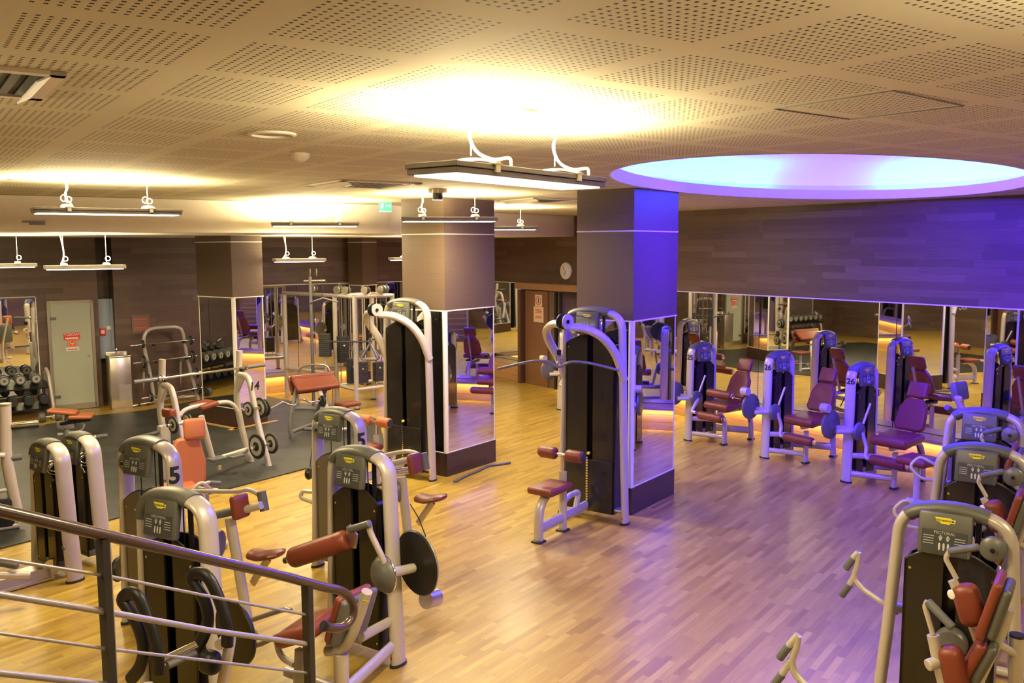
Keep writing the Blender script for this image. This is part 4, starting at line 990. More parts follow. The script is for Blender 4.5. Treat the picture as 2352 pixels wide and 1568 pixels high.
T(tb, 'cross_tube', [FB.L(a, b_, y=.05) for a, b_ in ((412, 955), (424, 942), (445, 934), (480, 928), (519, 923), (536, 930), (546, 945))], .028, k=4)
T(tb, 'seat_post', [FB.L(a, b_, y=-.15) for a, b_ in ((462, 955), (475, 1005), (489, 1056))], .034, ry=.045, k=2)
T(tb, 'low_beam', [FB.L(492, 1056, y=-.15), FB.L(566, 1033, y=.05)], .035)
for a, b_ in ((497, 1052), (541, 1046)): part(tb, 'foot_plate', 'panel', lambda b: b.box(FB.L(a, b_, y=-.2), (.22, .16, .03), None, bev=.012))
part(tb, 'bench_pad', 'red', lambda b: b.box(FB.L(468, 929, y=.1), (.26, .30, .06), Matrix.Rotation(radians(-8), 3, 'Y'), bev=.02, seg=3))
part(tb, 'bench_pad_edge', 'red', lambda b: b.box(FB.L(388, 948, y=.1), (.10, .2, .12), None, bev=.03, seg=3))
part(tb, 'post_block', 'paint', lambda b: b.box(Vx(-.62, .3, .35), (.14, .1, .70), None, bev=.02))
part(tb, 'side_peg', 'grip', lambda b: b.cyl((-1.0, .3, .60), (-.68, .3, .62), .022))
part(tb, 'pedestal', 'steel', lambda b: b.cyl(FB.L(503, 1066, y=-.2)*1.0, FB.L(503, 1078, y=-.2), .035))
def plate(F, c, ax, r, label, group, th=.03):
    """weight disc with rim, ring and hub"""
    p = F.w(*c); f = Fr(p.x, p.y, F.az, p.z); f.o.z = p.z
    t = empty('weight_disc', f, label, 'weight disc', group)
    part(t, 'rim', 'rubber', lambda b: b.lathe([(0, -th/2), (r*.9, -th/2), (r, -th*.3), (r, th*.3), (r*.9, th/2), (0, th/2)], (0, 0, 0), ax, 36))
    a = Vector(ax).normalized(); s = -1 if a.y > 0 or (abs(a.y) < .01 and a.x > 0) else 1
    part(t, 'grey_ring', 'plate_grey', lambda b: (b.lathe([(r*.38, th*.5), (r*.74, th*.5), (r*.74, th*.56), (r*.38, th*.56)], (0, 0, 0), ax, 36), b.lathe([(r*.38, -th*.56), (r*.74, -th*.56), (r*.74, -th*.5), (r*.38, -th*.5)], (0, 0, 0), ax, 36)))
    part(t, 'hub', 'rubber', lambda b: b.lathe([(0, -th*.9), (r*.2, -th*.9), (r*.22, 0), (r*.2, th*.9), (0, th*.9)], (0, 0, 0), ax))
    return t
gp = 'weight discs on the bench press frame'
for (a, b_), xo, r, lab in (((590, 1025), .42, .165, 'largest weight disc, low on the near side of the right bench press upright'), ((623, 1018), .74, .14, 'weight disc low on the outer side of the right bench press upright'),
                        ((571, 940), .42, .105, 'small weight disc high on the inner side of the right bench press upright'), ((598, 936), .70, .14, 'weight disc high on the outer side of the right bench press upright'), ((608, 936), .76, .12, 'outermost weight disc, behind another, high on the right bench press upright'),
                        ((398, 975), -.72, .105, 'small weight disc on the left bench press upright'), ((430, 966), -.42, .10, 'weight disc half hidden behind the left bench press upright')):
    q = FB.L(a, b_, x=xo); plate(FB, (q.x, q.y, q.z), (1, 0, 0), r, lab, gp)
    sx = 1 if xo > 0 else -1
    part(tb, 'disc_peg', 'chrome', lambda b: b.cyl((sx*.57, q.y, q.z), (xo+(-.08 if xo < sx*.57 else .08), q.y, q.z), .02))
f_ = Fr(FB.w(0, YB).x, FB.w(0, YB).y, 37, 0)
bz = FB.L(460, 857, y=YB-.07).z
t = empty('barbell', FB, 'bare silver barbell resting on the bench press frame marked 14', 'barbell')
part(t, 'shaft', 'chrome', lambda b: b.cyl((-.66, YB-.07, bz), (.62, YB-.07, bz), .016))
part(t, 'sleeve', 'disc', lambda b: b.cyl((-.98, YB-.07, bz), (-.64, YB-.07, bz), .026))
part(t, 'sleeve', 'grip', lambda b: b.cyl((.62, YB-.07, bz), (.95, YB-.07, bz), .026))
for a in (-.66, -.61, .62): part(t, 'collar', 'chrome', lambda b: b.cyl((a, YB-.07, bz), (a+.03, YB-.07, bz), .04))
for sx in (-1, 1): part(tb, 'bar_hook', 'black', lambda b: b.box((sx*.57, YB-.07, bz-.03), (.04, .10, .03), None, bev=.006))
# ---------------------------------------------------------------- preacher curl bench 17
FPc = Fr(-3.25, 13.55, 48); tp = empty('preacher_bench', FPc, 'arm curl bench marked 17 with a sloping red pad on the rubber floor', 'bench')
Lp = lambda a, b_, y=0: FPc.L(a, b_, y=y)
a = Lp(668, 868); b_ = Lp(765, 857); w_ = b_.x-a.x; cx = (a.x+b_.x)/2; cz = (a.z+b_.z)/2
part(tp, 'arm_pad', 'red', lambda b: b.box((cx, -.10, cz-.10), (w_, .30, .08), Matrix.Rotation(radians(40), 3, 'X'), bev=.035, seg=4))
part(tp, 'pad_top', 'red', lambda b: b.roll((cx-w_/2, .0, cz-.015), (cx+w_/2, .0, cz-.015), .05, .02))
part(tp, 'rear_pad', 'red', lambda b: b.box((cx, .09, cz-.14), (w_*.95, .05, .28), Matrix.Rotation(radians(-22), 3, 'X'), bev=.02, seg=3))
T(tp, 'frame_leg', [(cx-w_*.38, -.02, cz-.15), (cx-w_*.62, -.1, .25), (cx-w_*.60, -.12, 0)], .035, 'disc', ry=.028, k=4)
T(tp, 'frame_leg', [(cx+w_*.42, .05, cz-.15), (cx+w_*.30, .3, .25), (cx+w_*.30, .34, 0)], .035, 'disc', ry=.028, k=4)
T(tp, 'front_leg', [(cx+.02, -.16, cz-.22), (cx+.12, -.30, .3), (cx+.16, -.34, 0)], .04, 'paint', ry=.03, k=3)
part(tp, 'number', 'num', lambda b: text(b, '17', .13, (cx+.045, -.235, cz-.34), (1, 0, 0), (-.1, .2, 1), bold=.02), smooth=0)
T(tp, 'base_bar', [(cx-w_*.6, -.1, .10), (cx+w_*.3, .30, .10)], .03, 'disc'); T(tp, 'base_bar', [(cx-w_*.2, .1, .08), (cx+.16, -.3, .08)], .03, 'grip')
part(tp, 'seat', 'red', lambda b: b.box((cx+.45, -.28, .45), (.34, .28, .06), None, bev=.02, seg=3)); T(tp, 'seat_post', [(cx+.45, -.28, 0), (cx+.45, -.28, .42)], .03); T(tp, 'seat_beam', [(cx+.16, -.3, .06), (cx+.45, -.28, .06)], .025)
t = empty('curl_bar', FPc, 'zigzag curl bar with small discs on the arm curl bench', 'barbell')
pts = [Lp(*p, -.22) for p in ((600, 938), (622, 938), (634, 932), (650, 923), (664, 929), (676, 931), (692, 917), (700, 918), (712, 924), (726, 921), (740, 921))]
T(t, 'zigzag_shaft', pts, .014, 'chrome')
for p in (pts[0], pts[-1]): part(t, 'disc', 'rubber', lambda b: b.lathe([(0, -.015), (.085, -.015), (.09, 0), (.085, .015), (0, .015)], p, (1, .1, 0)))
# ---------------------------------------------------------------- cable station
A_ = Vx(-2.79, 15.74); FCs = Fr(-2.79, 15.74, 50); tc = empty('cable_station', FCs, 'multi pulley cable station with weight stacks before the far mirror wall', 'exercise machine')
sx_, sy_ = .78, .72
for i, (a, b_) in enumerate(((0, 0), (sx_, 0), (0, sy_), (sx_, sy_))):
    T(tc, 'corner_post', [(a, b_, 0), (a, b_, 2.05)], .045, ry=.04)
    part(tc, 'foot_cap', 'rubber', lambda b: b.cyl((a, b_, 0), (a, b_, .02), .055))
for z in (.36, 2.02):
    for p, q in (((0, 0), (sx_, 0)), ((0, 0), (0, sy_)), ((sx_, 0), (sx_, sy_)), ((0, sy_), (sx_, sy_))):
        T(tc, 'frame_beam', [(*p, z), (*q, z)], .05, ry=.035)
T(tc, 'top_beam', [(0, sy_, 2.02), (-.25, sy_+1.55, 2.02)], .05, ry=.035); T(tc, 'low_beam', [(0, sy_, .55), (-.25, sy_+1.55, .55)], .05, ry=.035)
T(tc, 'end_post', [(-.25, sy_+1.55, 0), (-.25, sy_+1.55, 2.05)], .045)
for a, b_ in ((-.02, .25), (-.02, .55), (.22, -.02), (.55, -.02), (.75, .2), (.1, .7), (-.12, 1.3)):
    for k_ in range(2):
        c = Vx(a+(.03 if k_ else -.03), b_, 2.13); part(tc, 'pulley', 'disc' if k_ else 'steel', lambda b: b.lathe([(0, -.012), (.065, -.012), (.07, 0), (.065, .012), (0, .012)], c, (1, .55, 0), 20))
    T(tc, 'cable', [(a, b_, 2.1), (a, b_, .9)], .006, 'cable')
for (a, b_, h0, h1) in ((.20, .14, .46, .86), (.14, .36, .44, .92), (.56, .14, .46, .84), (.1, .62, .8, 1.3)):
    part(tc, 'weight_stack', 'stack', lambda b: [b.box((a, b_, h0+.035*i), (.20, .12, .031)) for i in range(int((h1-h0)/.035))] and None, smooth=0)
    for dx in (-.06, .06): part(tc, 'guide_rod', 'chrome', lambda b: b.cyl((a+dx, b_, .38), (a+dx, b_, 2.0), .010))
    part(tc, 'low_pulley', 'disc', lambda b: b.lathe([(0, -.012), (.05, -.012), (.055, 0), (.05, .012), (0, .012)], (a, b_-.02, h1+.14), (.3, 1, 0), 20))
    part(tc, 'selector_pin', 'yellow', lambda b: b.cyl((a-.02, b_-.06, (h0+h1)/2+.05), (a-.02, b_-.08, (h0+h1)/2+.05), .015))
T(tc, 'pull_bar', [(-.55, .1, 1.26), (-.2, -.02, 1.24), (.2, -.1, 1.22)], .014, 'cable'); T(tc, 'pull_bar', [(.3, -.1, 1.25), (.75, .0, 1.27), (.9, .02, 1.2)], .014, 'cable')
M_ = Fr(-3.6, 15.9, 97)
tm = empty('pulley_mast', M_, 'slim dark pulley mast with a bent bar and loop, left of the cable station', 'exercise machine')
T(tm, 'mast', [(0, 0, 0), (0, 0, 2.38)], .03, 'disc'); T(tm, 'top_arm', [(-.12, 0, 2.30), (.28, 0, 2.31)], .02, 'steel')
for a in (0, .12): part(tm, 'pulley', 'disc', lambda b: b.lathe([(0, -.012), (.07, -.012), (.075, 0), (.07, .012), (0, .012)], (a, 0, 2.45), (1, .4, 0), 20))
T(tm, 'bent_bar', [(-.0, -.05, 1.92), (.25, -.05, 2.0), (.52, -.05, 1.93)], .016, 'bar')
T(tm, 'cable', [(.24, -.05, 2.3), (.24, -.05, 1.5)], .005, 'cable')
part(tm, 'weight_stack', 'stack', lambda b: [b.box((.22, .06, .95+.035*i), (.2, .12, .031)) for i in range(12)] and None, smooth=0)
T(tm, 'stand', [(.22, .06, .0), (.22, .06, .95)], .02)
T(tm, 'low_loop', [(-.25, -.1, .48), (-.2, -.1, .72), (.0, -.1, .80), (.3, -.1, .78), (.4, -.1, .5)], .018, 'steel', k=4)
part(tm, 'base_plate', 'panel', lambda b: b.box((.05, -.02, .02), (.8, .5, .04), None, bev=.01)); T(tm, 'loop_stand', [(-.25, -.1, .48), (-.25, -.1, .03)], .018, 'steel'); T(tm, 'loop_stand', [(.4, -.1, .5), (.4, -.1, .03)], .018, 'steel')
# ---------------------------------------------------------------- barbell rack
FK = Fr(-6.62, 16.42, 55); tk = empty('barbell_rack', FK, 'pale arched rack holding five barbells, beside the steel drinking fountain', 'rack')
Lk = lambda a, b_, y=0: FK.L(a, b_, y=y)
P = [Lk(*p) for p in ((356, 925), (345, 860), (331, 795), (333, 768), (348, 755), (385, 751), (408, 752), (420, 765), (432, 830), (455, 912))]
P[0].z = 0; P[-1].z = 0
T(tk, 'arched_frame', P, .034, k=4)
for a, b_, in (((330, 852), (322, 925)), ((415, 830), (412, 905))):
    q = Lk(*a, .30); T(tk, 'rear_leg', [Lk(a[0]+8, a[1]-10, .02), q, Vx(q.x-.02, .34, 0)], .025, k=2)
T(tk, 'floor_bar', [(P[0].x, 0, .08), (P[-1].x, 0, .08)], .025)
bars = [((300, 794), (446, 780), (328, 790, .075), (438, 781, .09), 'topmost barbell on the arched rack'), ((306, 834), (452, 817), (330, 831, .12), (443, 819, .125), 'second barbell from the top of the arched rack'),
        ((330, 874), (470, 852), (340, 868, .08), (452, 856, .10), 'third barbell from the top of the arched rack'), ((325, 915), (466, 889), (347, 911, .085), (457, 894, .10), 'fourth barbell from the top of the arched rack'),
        ((293, 934), (425, 908), (320, 929, .03), (405, 912, .03), 'thin bare bar at the bottom of the arched rack')]
for i, (a, b_, p1_, p2_, lab) in enumerate(bars):
    yy = -.10; t = empty('barbell', FK, lab, 'barbell', 'barbells on the arched rack')
    A1_ = Lk(*a, yy); B1_ = Lk(*b_, yy); part(t, 'shaft', 'chrome', lambda b: b.cyl(A1_, B1_, .014))
    for (u_, v_, r) in (p1_, p2_):
        c = Lk(u_, v_, yy); part(t, 'disc', 'rubber', lambda b: b.lathe([(0, -.02), (r*.92, -.02), (r, 0), (r*.92, .02), (0, .02)], c, (1, 0, .03)))
        part(t, 'disc_face', 'plate_grey', lambda b: b.lathe([(r*.35, -.024), (r*.7, -.024), (r*.7, -.019), (r*.35, -.019)], c, (1, 0, .03)))
    for u in (.36, .84): part(tk, 'bar_hook', 'black', lambda b: b.box(A1_.lerp(B1_, u)+Vx(0, .045, -.02), (.04, .10, .05), None, bev=.005))
# ---------------------------------------------------------------- dumbbell rack
FD = Fr(-8.02, 15.05, 55); td = empty('dumbbell_rack', FD, 'black two-tier dumbbell rack under the left wall mirror', 'rack')
for z in (.62, .26):
    part(td, 'shelf', 'black', lambda b: b.box((-1.3, .0, z-.03), (2.7, .34, .025), Matrix.Rotation(radians(14), 3, 'X')))
for a in (.06, -2.66):
    T(td, 'side_frame', [(a, .14, .84), (a+.02, .02, .74), (a+.03, -.10, .46), (a+.05, -.20, .06), (a+.05, -.24, .0)], .03, k=4)
    T(td, 'rear_post', [(a-.02, .16, 0), (a-.02, .16, .8)], .03, 'paint_dark'); T(td, 'foot', [(a+.03, -.24, .03), (a-.02, .16, .03)], .025)
def dumbbell(F, x, y, z, r, l, m_, label, group, az=0):
    p = F.w(x, y, z); f = Fr(p.x, p.y, F.az+az, p.z); t = empty('dumbbell', f, label, 'dumbbell', group)
    part(t, 'handle', 'chrome', lambda b: b.cyl((0, -l*.3, 0), (0, l*.3, 0), .016))
    for s in (-1, 1):
        part(t, 'head', m_, lambda b: b.lathe([(0, l*.22), (r*.85, l*.22), (r, l*.27), (r, l*.47), (r*.9, l*.5), (0, l*.5)], (0, 0, 0), (0, s, 0), 22))
        if m_ != 'rubber': part(t, 'face_ring', 'plate_grey', lambda b: b.lathe([(r*.32, l*.5), (r*.72, l*.5), (r*.72, l*.512), (r*.32, l*.512)], (0, 0, 0), (0, s, 0), 22))
    return t
M['dgrey'] = mat('dumbbell_grey', (.09, .09, .085), .45)
for i in range(11):
    dumbbell(FD, -.13-.236*i, -.02, .715, .083, .34, 'dgrey', 'grey dumbbell with ringed end faces, on the upper tier of the dumbbell rack', 'dumbbells on the upper tier')
    dumbbell(FD, -.02-.236*i, -.03, .345, .078, .32, 'rubber', 'black round-headed dumbbell on the lower tier of the dumbbell rack', 'dumbbells on the lower tier')
dumbbell(FD, .02, -.38, .085, .085, .34, 'dgrey', 'grey dumbbell on the floor at the right foot of the dumbbell rack', None, 90)
# ---------------------------------------------------------------- incline bench
FI = Fr(-6.78, 13.62, 75); ti = empty('incline_bench', FI, 'small adjustable bench with an orange-lit pad, right of the dumbbell rack', 'bench')
Li = lambda a, b_, y=0: FI.L(a, b_, y=y)
part(ti, 'seat', 'orange', lambda b: b.box(Li(145, 945), (.42, .26, .06), Matrix.Rotation(radians(8), 3, 'Y'), bev=.025, seg=3))  # 'orange' is the red leather with yellow lamplight in its colour
part(ti, 'backrest', 'orange', lambda b: b.box(Li(188, 955), (.34, .32, .06), Matrix.Rotation(radians(2), 3, 'Y'), bev=.025, seg=3))
part(ti, 'pad_base', 'black', lambda b: b.box(Li(175, 966), (.44, .18, .05), Matrix.Rotation(radians(-6), 3, 'Y'), bev=.015))
part(ti, 'hinge', 'paint_dark', lambda b: b.box(Li(152, 975), (.26, .14, .12), None, bev=.03))
T(ti, 'looped_tube', [Li(*p) for p in ((138, 965), (140, 980), (152, 990), (168, 993), (186, 988), (193, 975), (186, 970))], .018, k=4)
T(ti, 'floor_foot', [Vx(-.28, -.0, .03), Vx(.06, 0.05, .04)], .028)
q = Li(240, 1005); w0 = FI.loc(W(150, 1012, .03)); w1 = FI.loc(W(246, 1000, .03))
T(ti, 'front_foot', [w0, w1], .03); part(ti, 'foot_grip', 'grip', lambda b: b.roll(w0.lerp(w1, .72), w1, .036, .01))
T(ti, 'spine', [(-.1, 0, .06), FI.loc(W(195, 1006, .05))], .05, ry=.02); T(ti, 'post', [(-.16, 0.0, .03), (-.12, 0, .36)], .045, 'paint_dark')
# seat unit by the mirror, seen from behind
FS = Fr(4.95, 9.55, 54); tq = empty('press_machine', FS, 'dark seat back on a pale post, behind the farthest chest machine', 'exercise machine')
Lq = lambda a, b_, y=0: FS.L(a, b_, y=y)
part(tq, 'backrest_shell', 'panel', lambda b: b.box(Lq(2204, 898), (.26, .08, .20), Matrix.Rotation(radians(-12), 3, 'X'), bev=.03, seg=4))
q = Lq(2200, 912, -.06); T(tq, 'back_post', [q, Lq(2212, 950, -.08), Lq(2226, 990, -.12), Vx(Lq(2226, 990).x, -.12, .04)], .045, ry=.03, k=3)
my = MB(); mk = MB(); badge(my, mk, q+Vx(.0, -.05, -.04), (1, 0, 0), (0, 0, 1), .04); my.build('badge', M['yellow'], tq, smooth=0); mk.build('badge_lettering', M['num'], tq, smooth=0)
part(tq, 'seat', 'red', lambda b: b.box(Vx(q.x, .35, .52), (.36, .36, .09), None, bev=.04, seg=3)); T(tq, 'seat_post', [(q.x, .35, 0), (q.x, .35, .48)], .035)
T(tq, 'base_beam', [(q.x, .45, .05), (q.x, -.3, .05)], .035); T(tq, 'arm', [Lq(2175, 935), Lq(2190, 945), Lq(2235, 940)], .03, 'panel')
T(tq, 'arm_post', [Lq(2190, 945), Vx(Lq(2190, 945).x, 0, .04)], .03, 'panel')
# ---------------------------------------------------------------- wall and ceiling fittings
def on(F, a, b_, y=.0): return F.L(a, b_, y=y)
# frosted glass door
d = empty('door_2', WB, 'x', 'x'); del d['label']; del d['category']; d['kind'] = 'structure'
tl0 = on(WB, 109, 697, .02); br0 = on(WB, 222, 927, .02)
x0, x1 = br0.x, tl0.x; ztop = 1.95; w = x1-x0; xc = (x0+x1)/2
fm_ = mat('door_frame_steel', (.34, .30, .22), .35, .6)
mb = MB(); mb.box((x0, .03, ztop/2+.02), (.05, .07, ztop)); mb.box((x1, .03, ztop/2+.02), (.05, .07, ztop)); mb.box((xc, .03, ztop+.0), (w+.05, .07, .05)); mb.box((xc, .03, .06), (w, .07, .10)); mb.build('door_frame', fm_, d, smooth=0)
mb = MB(); mb.box((xc, .005, ztop/2), (w, .01, ztop)); mb.build('cabinet_back', mat('cabinet_back', (.8, .8, .66), .7), d, smooth=0)
gl2, nt_, b_ = newmat('frosted_glass'); b_.inputs['Base Color'].default_value = (.60, .63, .50, 1); b_.inputs['Roughness'].default_value = .35; b_.inputs['Alpha'].default_value = .66
mb = MB(); mb.box((xc, .055, ztop/2+.02), (w-.06, .01, ztop-.08)); mb.build('glass_leaf', gl2, d, smooth=0)
dred = mat('hose_red', (.5, .03, .02), .5)
p = on(WB, 165, 745, .03)
mb = MB(); mb.torus((p.x, .03, p.z-.06), (0, 1, 0), .16, .014, 30, 8); mb.torus((p.x, .03, p.z-.06), (0, 1, 0), .12, .012, 30, 8); mb.build('hose_coil', mat('hose_white', (.5, .5, .45), .6), d)
mb = MB(); mb.box((p.x+.02, .03, p.z+.12), (.30, .03, .035)); mb.box((p.x+.06, .035, p.z+.0), (.12, .02, .09)); mb.box((p.x-.17, .03, p.z+.05), (.03, .03, .17)); mb.build('hose_bracket', dred, d, smooth=0)
mb = MB(); p2 = on(WB, 186, 900, .03); mb.box((p2.x, .03, p2.z), (.10, .03, .26), bev=.01); mb.build('extinguisher', dred, d)
for a, b2 in ((122, 732), (133, 912)): q = on(WB, a, b2, .07); mb = MB(); mb.box((q.x, .065, q.z), (.10, .015, .05)); mb.build('hinge', M['disc'], d, smooth=0)
q = on(WB, 204, 816, .07); mb = MB(); mb.cyl((q.x, .06, q.z), (q.x, .09, q.z), .02); mb.build('door_knob', M['chrome'], d)
sred = mat('sign_red', (.72, .03, .015), .45); sor = mat('sign_orange', (.8, .12, .02), .45)
UX = (-1, 0, 0); UZ = (0, 0, 1)
def sign(F, name, a, b_, wd, h, m_, lab, cat, y=.066, ink=None, lines=(), parent=None):
    q = on(F, a, b_, y); pw = F.w(q.x, q.y, q.z); f = Fr(pw.x, pw.y, F.az, pw.z)
    t = empty(name, f, lab, cat)
    mb = MB(); mb.box((0, 0, 0), (wd, .004, h)); mb.build('sign_plate', m_, t, smooth=0)
    mb = MB()
    for s, sz, dz in lines:
        if s == '#': mb.box((0, .003, dz), (wd*.8, .001, sz))
        else: text(mb, s, sz, (0, .0035, dz), UX, UZ, bold=.015)
    if lines: mb.build('lettering', ink or M['white'], t, smooth=0)
    return f, t
sign(WB, 'fire_sign', 165, 772, .265, .125, sred, 'red sign with white lettering on the frosted glass door', 'sign', lines=(('TŰZCSAP', .058, .03), ('#', .028, -.035)))
f, t = sign(WB, 'hose_sign', 166, 786, .15, .15, sor, 'orange square fire hose pictogram below the red sign on the frosted glass door', 'sign')
mb = MB(); mb.torus((0, .004, .01), (0, 1, 0), .035, .006, 20, 6, 0, 4.6); mb.cyl((-.035, .004, .0), (.0, .004, -.05), .006); mb.box((0, .003, .067), (.14, .001, .006)); mb.box((0, .003, -.067), (.14, .001, .006)); mb.box((.067, .003, 0), (.006, .001, .14)); mb.box((-.067, .003, 0), (.006, .001, .14)); mb.build('pictogram', M['white'], t, smooth=0)
sign(WB, 'label_strip', 167, 801, .21, .065, M['white'], 'white label strip lowest on the frosted glass door', 'sign', ink=sred, lines=(('#', .014, -.005),))
# niche board, alarm, switch
bb_ = mat('speckled_board', (.34, .40, .50), .6, noise=.35, nscale=160)
n0_ = on(WB, 228, 690, -.25); xm = (nx0+nx1)/2
f_ = Fr(WB.w(xm, -.2).x, WB.w(xm, -.2).y, WB.az)
mb = MB(); mb.box((0, 0, 1.42), (nx1-nx0-.02, .1, 1.10)); mb.box((-(nx1-nx0)/2+.03, .02, 1.42), (.05, .12, 1.10)); o = mb.build('speckled_panel', bb_, fr=f_, smooth=0); tag(o, 'tall blue-grey speckled panel in the dark recess above the steel fountain', 'panel')
q = on(WB, 236, 762, -.14); pw = WB.w(q.x, q.y, q.z); f = Fr(pw.x, pw.y, WB.az, pw.z)
t = empty('fire_alarm', f, 'small red fire alarm box on the blue-grey speckled panel', 'alarm'); part(t, 'case', sred, lambda b: b.box((0, 0, 0), (.10, .03, .14), bev=.006)); part(t, 'window', 'white', lambda b: b.box((0, .016, 0), (.06, .004, .06)))
q = on(WB, 250, 753, -.14); pw = WB.w(q.x, q.y, q.z); o = MB().box((0, 0, 0), (.07, .02, .07), bev=.004).build('light_switch', M['white'], fr=Fr(pw.x, pw.y, WB.az, pw.z)); tag(o, 'small pale switch plate on the blue-grey speckled panel', 'switch')
# drinking fountain
ff = Fr(-7.16, 16.02, 55); t = empty('drinking_fountain', ff, 'tall stainless steel drinking fountain between the glass door and the barbell rack', 'drinking fountain')
part(t, 'cabinet', 'steel', lambda b: b.box((0, 0, .48), (.36, .34, .92), bev=.012)); part(t, 'base', 'paint_dark', lambda b: b.box((0, 0, .02), (.34, .32, .04)))
part(t, 'basin', 'steel', lambda b: (b.box((0, 0, .955), (.38, .36, .03), bev=.01), b.box((0, .16, .99), (.36, .03, .06), bev=.008)))
part(t, 'front_panel', 'steel', lambda b: b.box((.06, -.172, .30), (.20, .006, .28)))
T(t, 'tap', [(.0, .08, .96), (.0, .08, 1.06), (-.02, -.0, 1.08)], .01, 'chrome'); part(t, 'push_button', 'white', lambda b: b.cyl((.12, .0, .97), (.12, .0, 1.02), .03))
# plate sign on the wall
pl_ = mat('sign_plate_glass', (.20, .14, .11), .25); pr = mat('faded_red_print', (.42, .10, .07), .6)
f, t = sign(WB, 'notice_plate', 324, 744, .32, .34, pl_, 'square glass notice plate on the wood wall above the barbell rack', 'sign', y=.01, ink=pr, lines=(('#', .03, .09), ('#', .02, .04), ('#', .02, 0), ('#', .03, -.06), ('#', .03, -.10)))
# notices on the brown door (right wall pillar)
q = WR.L(1237, 690, y=.445); px_, pz_ = q.x, q.z
pw = WR.w(px_, .445, pz_); f = Fr(pw.x, pw.y, WR.az, pw.z)
pap = mat('notice_paper', (.55, .42, .30), .6)
t = empty('warning_sign', f, 'small square sign with a red ring on the brown door', 'sign'); part(t, 'paper', pap, lambda b: b.box((0, 0, 0), (.24, .004, .24)), smooth=0)
part(t, 'red_ring', pr, lambda b: b.torus((0, .004, 0), (0, 1, 0), .085, .01, 24, 6)); part(t, 'figure', 'num', lambda b: b.box((0, .004, 0), (.025, .003, .10)), smooth=0)
pw = WR.w(px_, .445, pz_-.29); f = Fr(pw.x, pw.y, WR.az, pw.z)
t = empty('notice_sheet', f, 'pale notice sheet with red text below the ringed sign on the brown door', 'sign'); part(t, 'paper', pap, lambda b: b.box((0, 0, 0), (.34, .004, .32)), smooth=0)
part(t, 'text_block', pr, lambda b: [b.box((0, .0035, z), (.22, .001, .018)) for z in (.1, .07, .04, -.04, -.07)] and None, smooth=0)
# clock
q = WR.L(1300, 622, y=.03); pw = WR.w(q.x, .03, q.z); f = Fr(pw.x, pw.y, WR.az, pw.z)
t = empty('wall_clock', f, 'round white wall clock on the wood cladding between the columns', 'clock')
part(t, 'case', 'white_trim', lambda b: b.lathe([(0, -.03), (.17, -.03), (.178, 0), (.17, .02), (.16, .022), (0, .01)], (0, 0, 0), (0, 1, 0), 40))
part(t, 'dial', 'white', lambda b: b.cyl((0, .012, 0), (0, .016, 0), .158, n=40))
part(t, 'hour_mark', 'num', lambda b: [b.box((.13*sin(i*pi/6), .018, .13*cos(i*pi/6)), (.012, .002, .022)) for i in range(12)] and None, smooth=0)
part(t, 'minute_hand', 'num', lambda b: b.cyl((0, .02, 0), (.09, .02, .08), .004)); part(t, 'hour_hand', 'num', lambda b: b.cyl((0, .021, 0), (.015, .021, -.08), .005))
# exit sign on the cream beam
c = DP(885, 473, 12.1); f = Fr(c.x, c.y, 70, c.z)
t = empty('exit_sign', f, 'small green emergency exit sign below the ceiling, left of the left column', 'sign')
part(t, 'plate', mat('exit_green', (.10, .55, .36), .4, em=(.1, .8, .5), ems=.5), lambda b: b.box((0, 0, 0), (.175, .012, .16)), smooth=0)
part(t, 'pictogram', mat('exit_light', (.6, 1, .8), .4, em=(.5, 1, .8), ems=.9), lambda b: (b.box((.03, -.008, 0), (.05, .002, .015)), b.prism([(0, -.03), (.03, 0), (0, .03)], (.05, -.007, 0), (1, 0, 0), (0, 0, 1), .002), b.box((-.04, -.008, .03), (.02, .002, .02)), b.box((-.045, -.008, -.01), (.03, .002, .045), Matrix.Rotation(.4, 3, 'Y')), b.box((0, -.008, -.072), (.16, .002, .008))), smooth=0)
part(t, 'hanger', 'white', lambda b: b.cyl((0, 0, .08), (0, 0, CZ-c.z), .004))
# ceiling speakers, vents, detector, camera, hatch
def ceil_thing(name, a, b_, lab, cat, az=55, z=CZ):
    p = W(a, b_, z); f = Fr(p.x, p.y, az, z); return empty(name, f, lab, cat)
for a, b_, r, lab in ((625, 306, .125, 'round white ceiling speaker left of the large pendant lamp'), (-2, 408, .12, 'round ceiling speaker cut by the left edge, above the lamps'), (1316, 464, .16, 'round ceiling speaker beside the right column top'), (1183, 256, .10, 'round ceiling speaker in the glare above the large pendant lamp')):
    t = ceil_thing('ceiling_speaker', a, b_, lab, 'speaker'); part(t, 'rim', 'cream', lambda b: b.lathe([(r*.86, -.001), (r, -.001), (r, -.01), (r*.86, -.014)], (0, 0, 0), (0, 0, 1), 40)); part(t, 'grille', mat('speaker_grille', (.36, .32, .26), .6), lambda b: b.lathe([(0, -.004), (r*.86, -.002), (r*.86, -.001), (0, -.001)], (0, 0, 0), (0, 0, 1), 40))
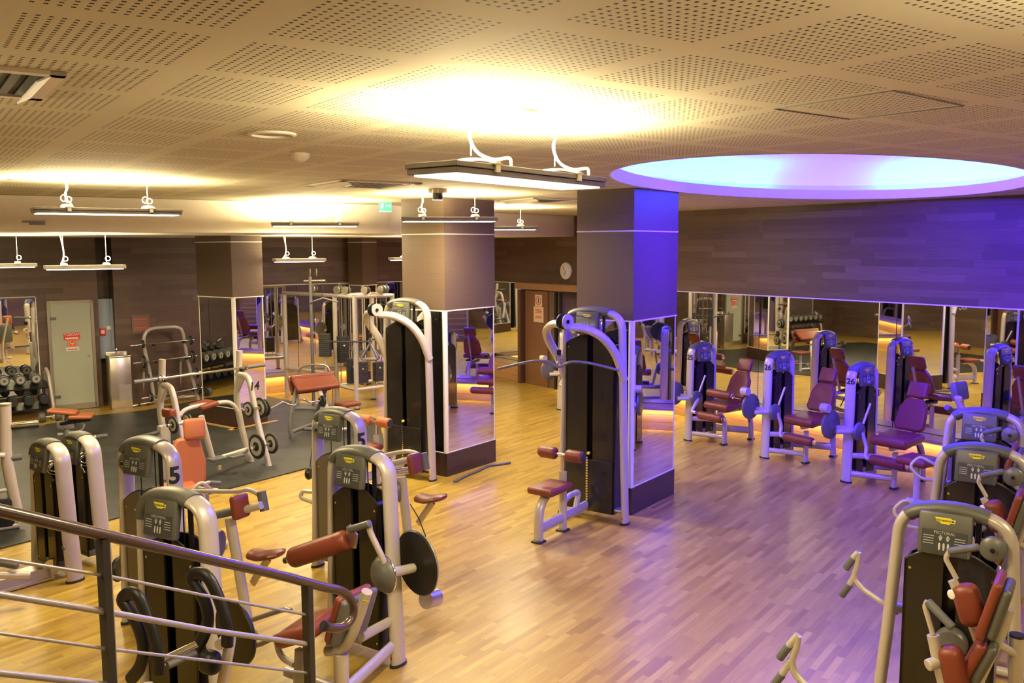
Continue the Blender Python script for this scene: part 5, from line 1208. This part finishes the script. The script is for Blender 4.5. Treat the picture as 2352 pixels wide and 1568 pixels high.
def vent(a, b_, s, lab, fl=1):
    t = ceil_thing('ceiling_vent', a, b_, lab, 'vent')
    part(t, 'frame', 'cream', lambda b: [b.box((dx*s*.46, dy*s*.46, -.008), (s*(.08 if dx else 1), s*(.08 if dy else 1), .014)) for dx, dy in ((1, 0), (-1, 0), (0, 1), (0, -1))] and None, smooth=0)
    part(t, 'recess', 'black', lambda b: b.box((0, 0, -.001), (s*.86, s*.86, .002)), smooth=0)
    part(t, 'blade', 'disc', lambda b: [b.box((fl*(-s*.36+s*.09*i), 0, -.008), (s*.045, s*.84, .008)) for i in range(9)] and None, smooth=0)
    part(t, 'diffuser_flap', 'white', lambda b: b.box((fl*-s*.40, 0, -.022), (s*.10, s*.9, .006), Matrix.Rotation(.5*fl, 3, 'Y')), smooth=0)
vent(835, 422, .82, 'square ceiling air vent left of the large pendant lamp'); vent(1240, 459, .8, 'square ceiling air vent beyond the large pendant lamp, between the columns'); vent(-105, 176, .62, 'ceiling air vent cut by the left edge of the photo', -1)
t = ceil_thing('smoke_detector', 690, 352, 'small beige smoke detector on the ceiling', 'smoke detector'); part(t, 'body', 'cream', lambda b: b.lathe([(0, 0), (.06, 0), (.06, -.02), (.045, -.04), (.02, -.055), (0, -.055)], (0, 0, 0), (0, 0, 1)))
t = ceil_thing('security_camera', 1005, 435, 'small ceiling camera in front of the left column top', 'camera'); part(t, 'mount', 'steel', lambda b: b.cyl((0, 0, -.001), (0, 0, -.04), .10)); part(t, 'head', 'disc', lambda b: b.cyl((0, 0, -.04), (0, 0, -.11), .055)); part(t, 'lens', 'black', lambda b: b.cyl((0, -.045, -.08), (0, -.06, -.08), .02))
hp = [RM.loc(W(a, b_, CZ)) for a, b_ in ((1778, 249), (1950, 273), (2214, 242), (2052, 207))]
cen_ = sum(hp, Vector())/4; f = RM.w(cen_.x, cen_.y); t = empty('ceiling_hatch', Fr(f.x, f.y, 55, CZ), 'square access hatch outlined in the perforated ceiling, right of the large pendant lamp', 'hatch')
for i in range(4):
    a = hp[i]-cen_; b_ = hp[(i+1) % 4]-cen_; a.z = b_.z = -.001
    T(t, 'hatch_edge', [a, b_], .0035, 'disc')
# bare wood strip round the far plinth on the mat
f = Fr(-4.44, 14.13, 36.3)
for nm, c, d_ in (('trim_9', (-.0+.25, -.09, .017), (.95, .09, .006)), ('trim_10', (-.10, .40, .017), (.09, 1.1, .006))):
    struct(MB().box(c, d_).build(nm, mat('strip_wood', (.45, .26, .07), .4), fr=f, smooth=0))
# warm strip lights at the foot and top of the ledge
for a, ln, fr_ in ((8.7, 16.6, WR), (3.2, 5.4, WB)):
    p = fr_.w(a, .475, .30); arealight('ledge_strip', p, (radians(20), 0, fr_.rz+pi), ln, .015, 5*ln, (1, .66, .18))
bpy.context.view_layer.update()
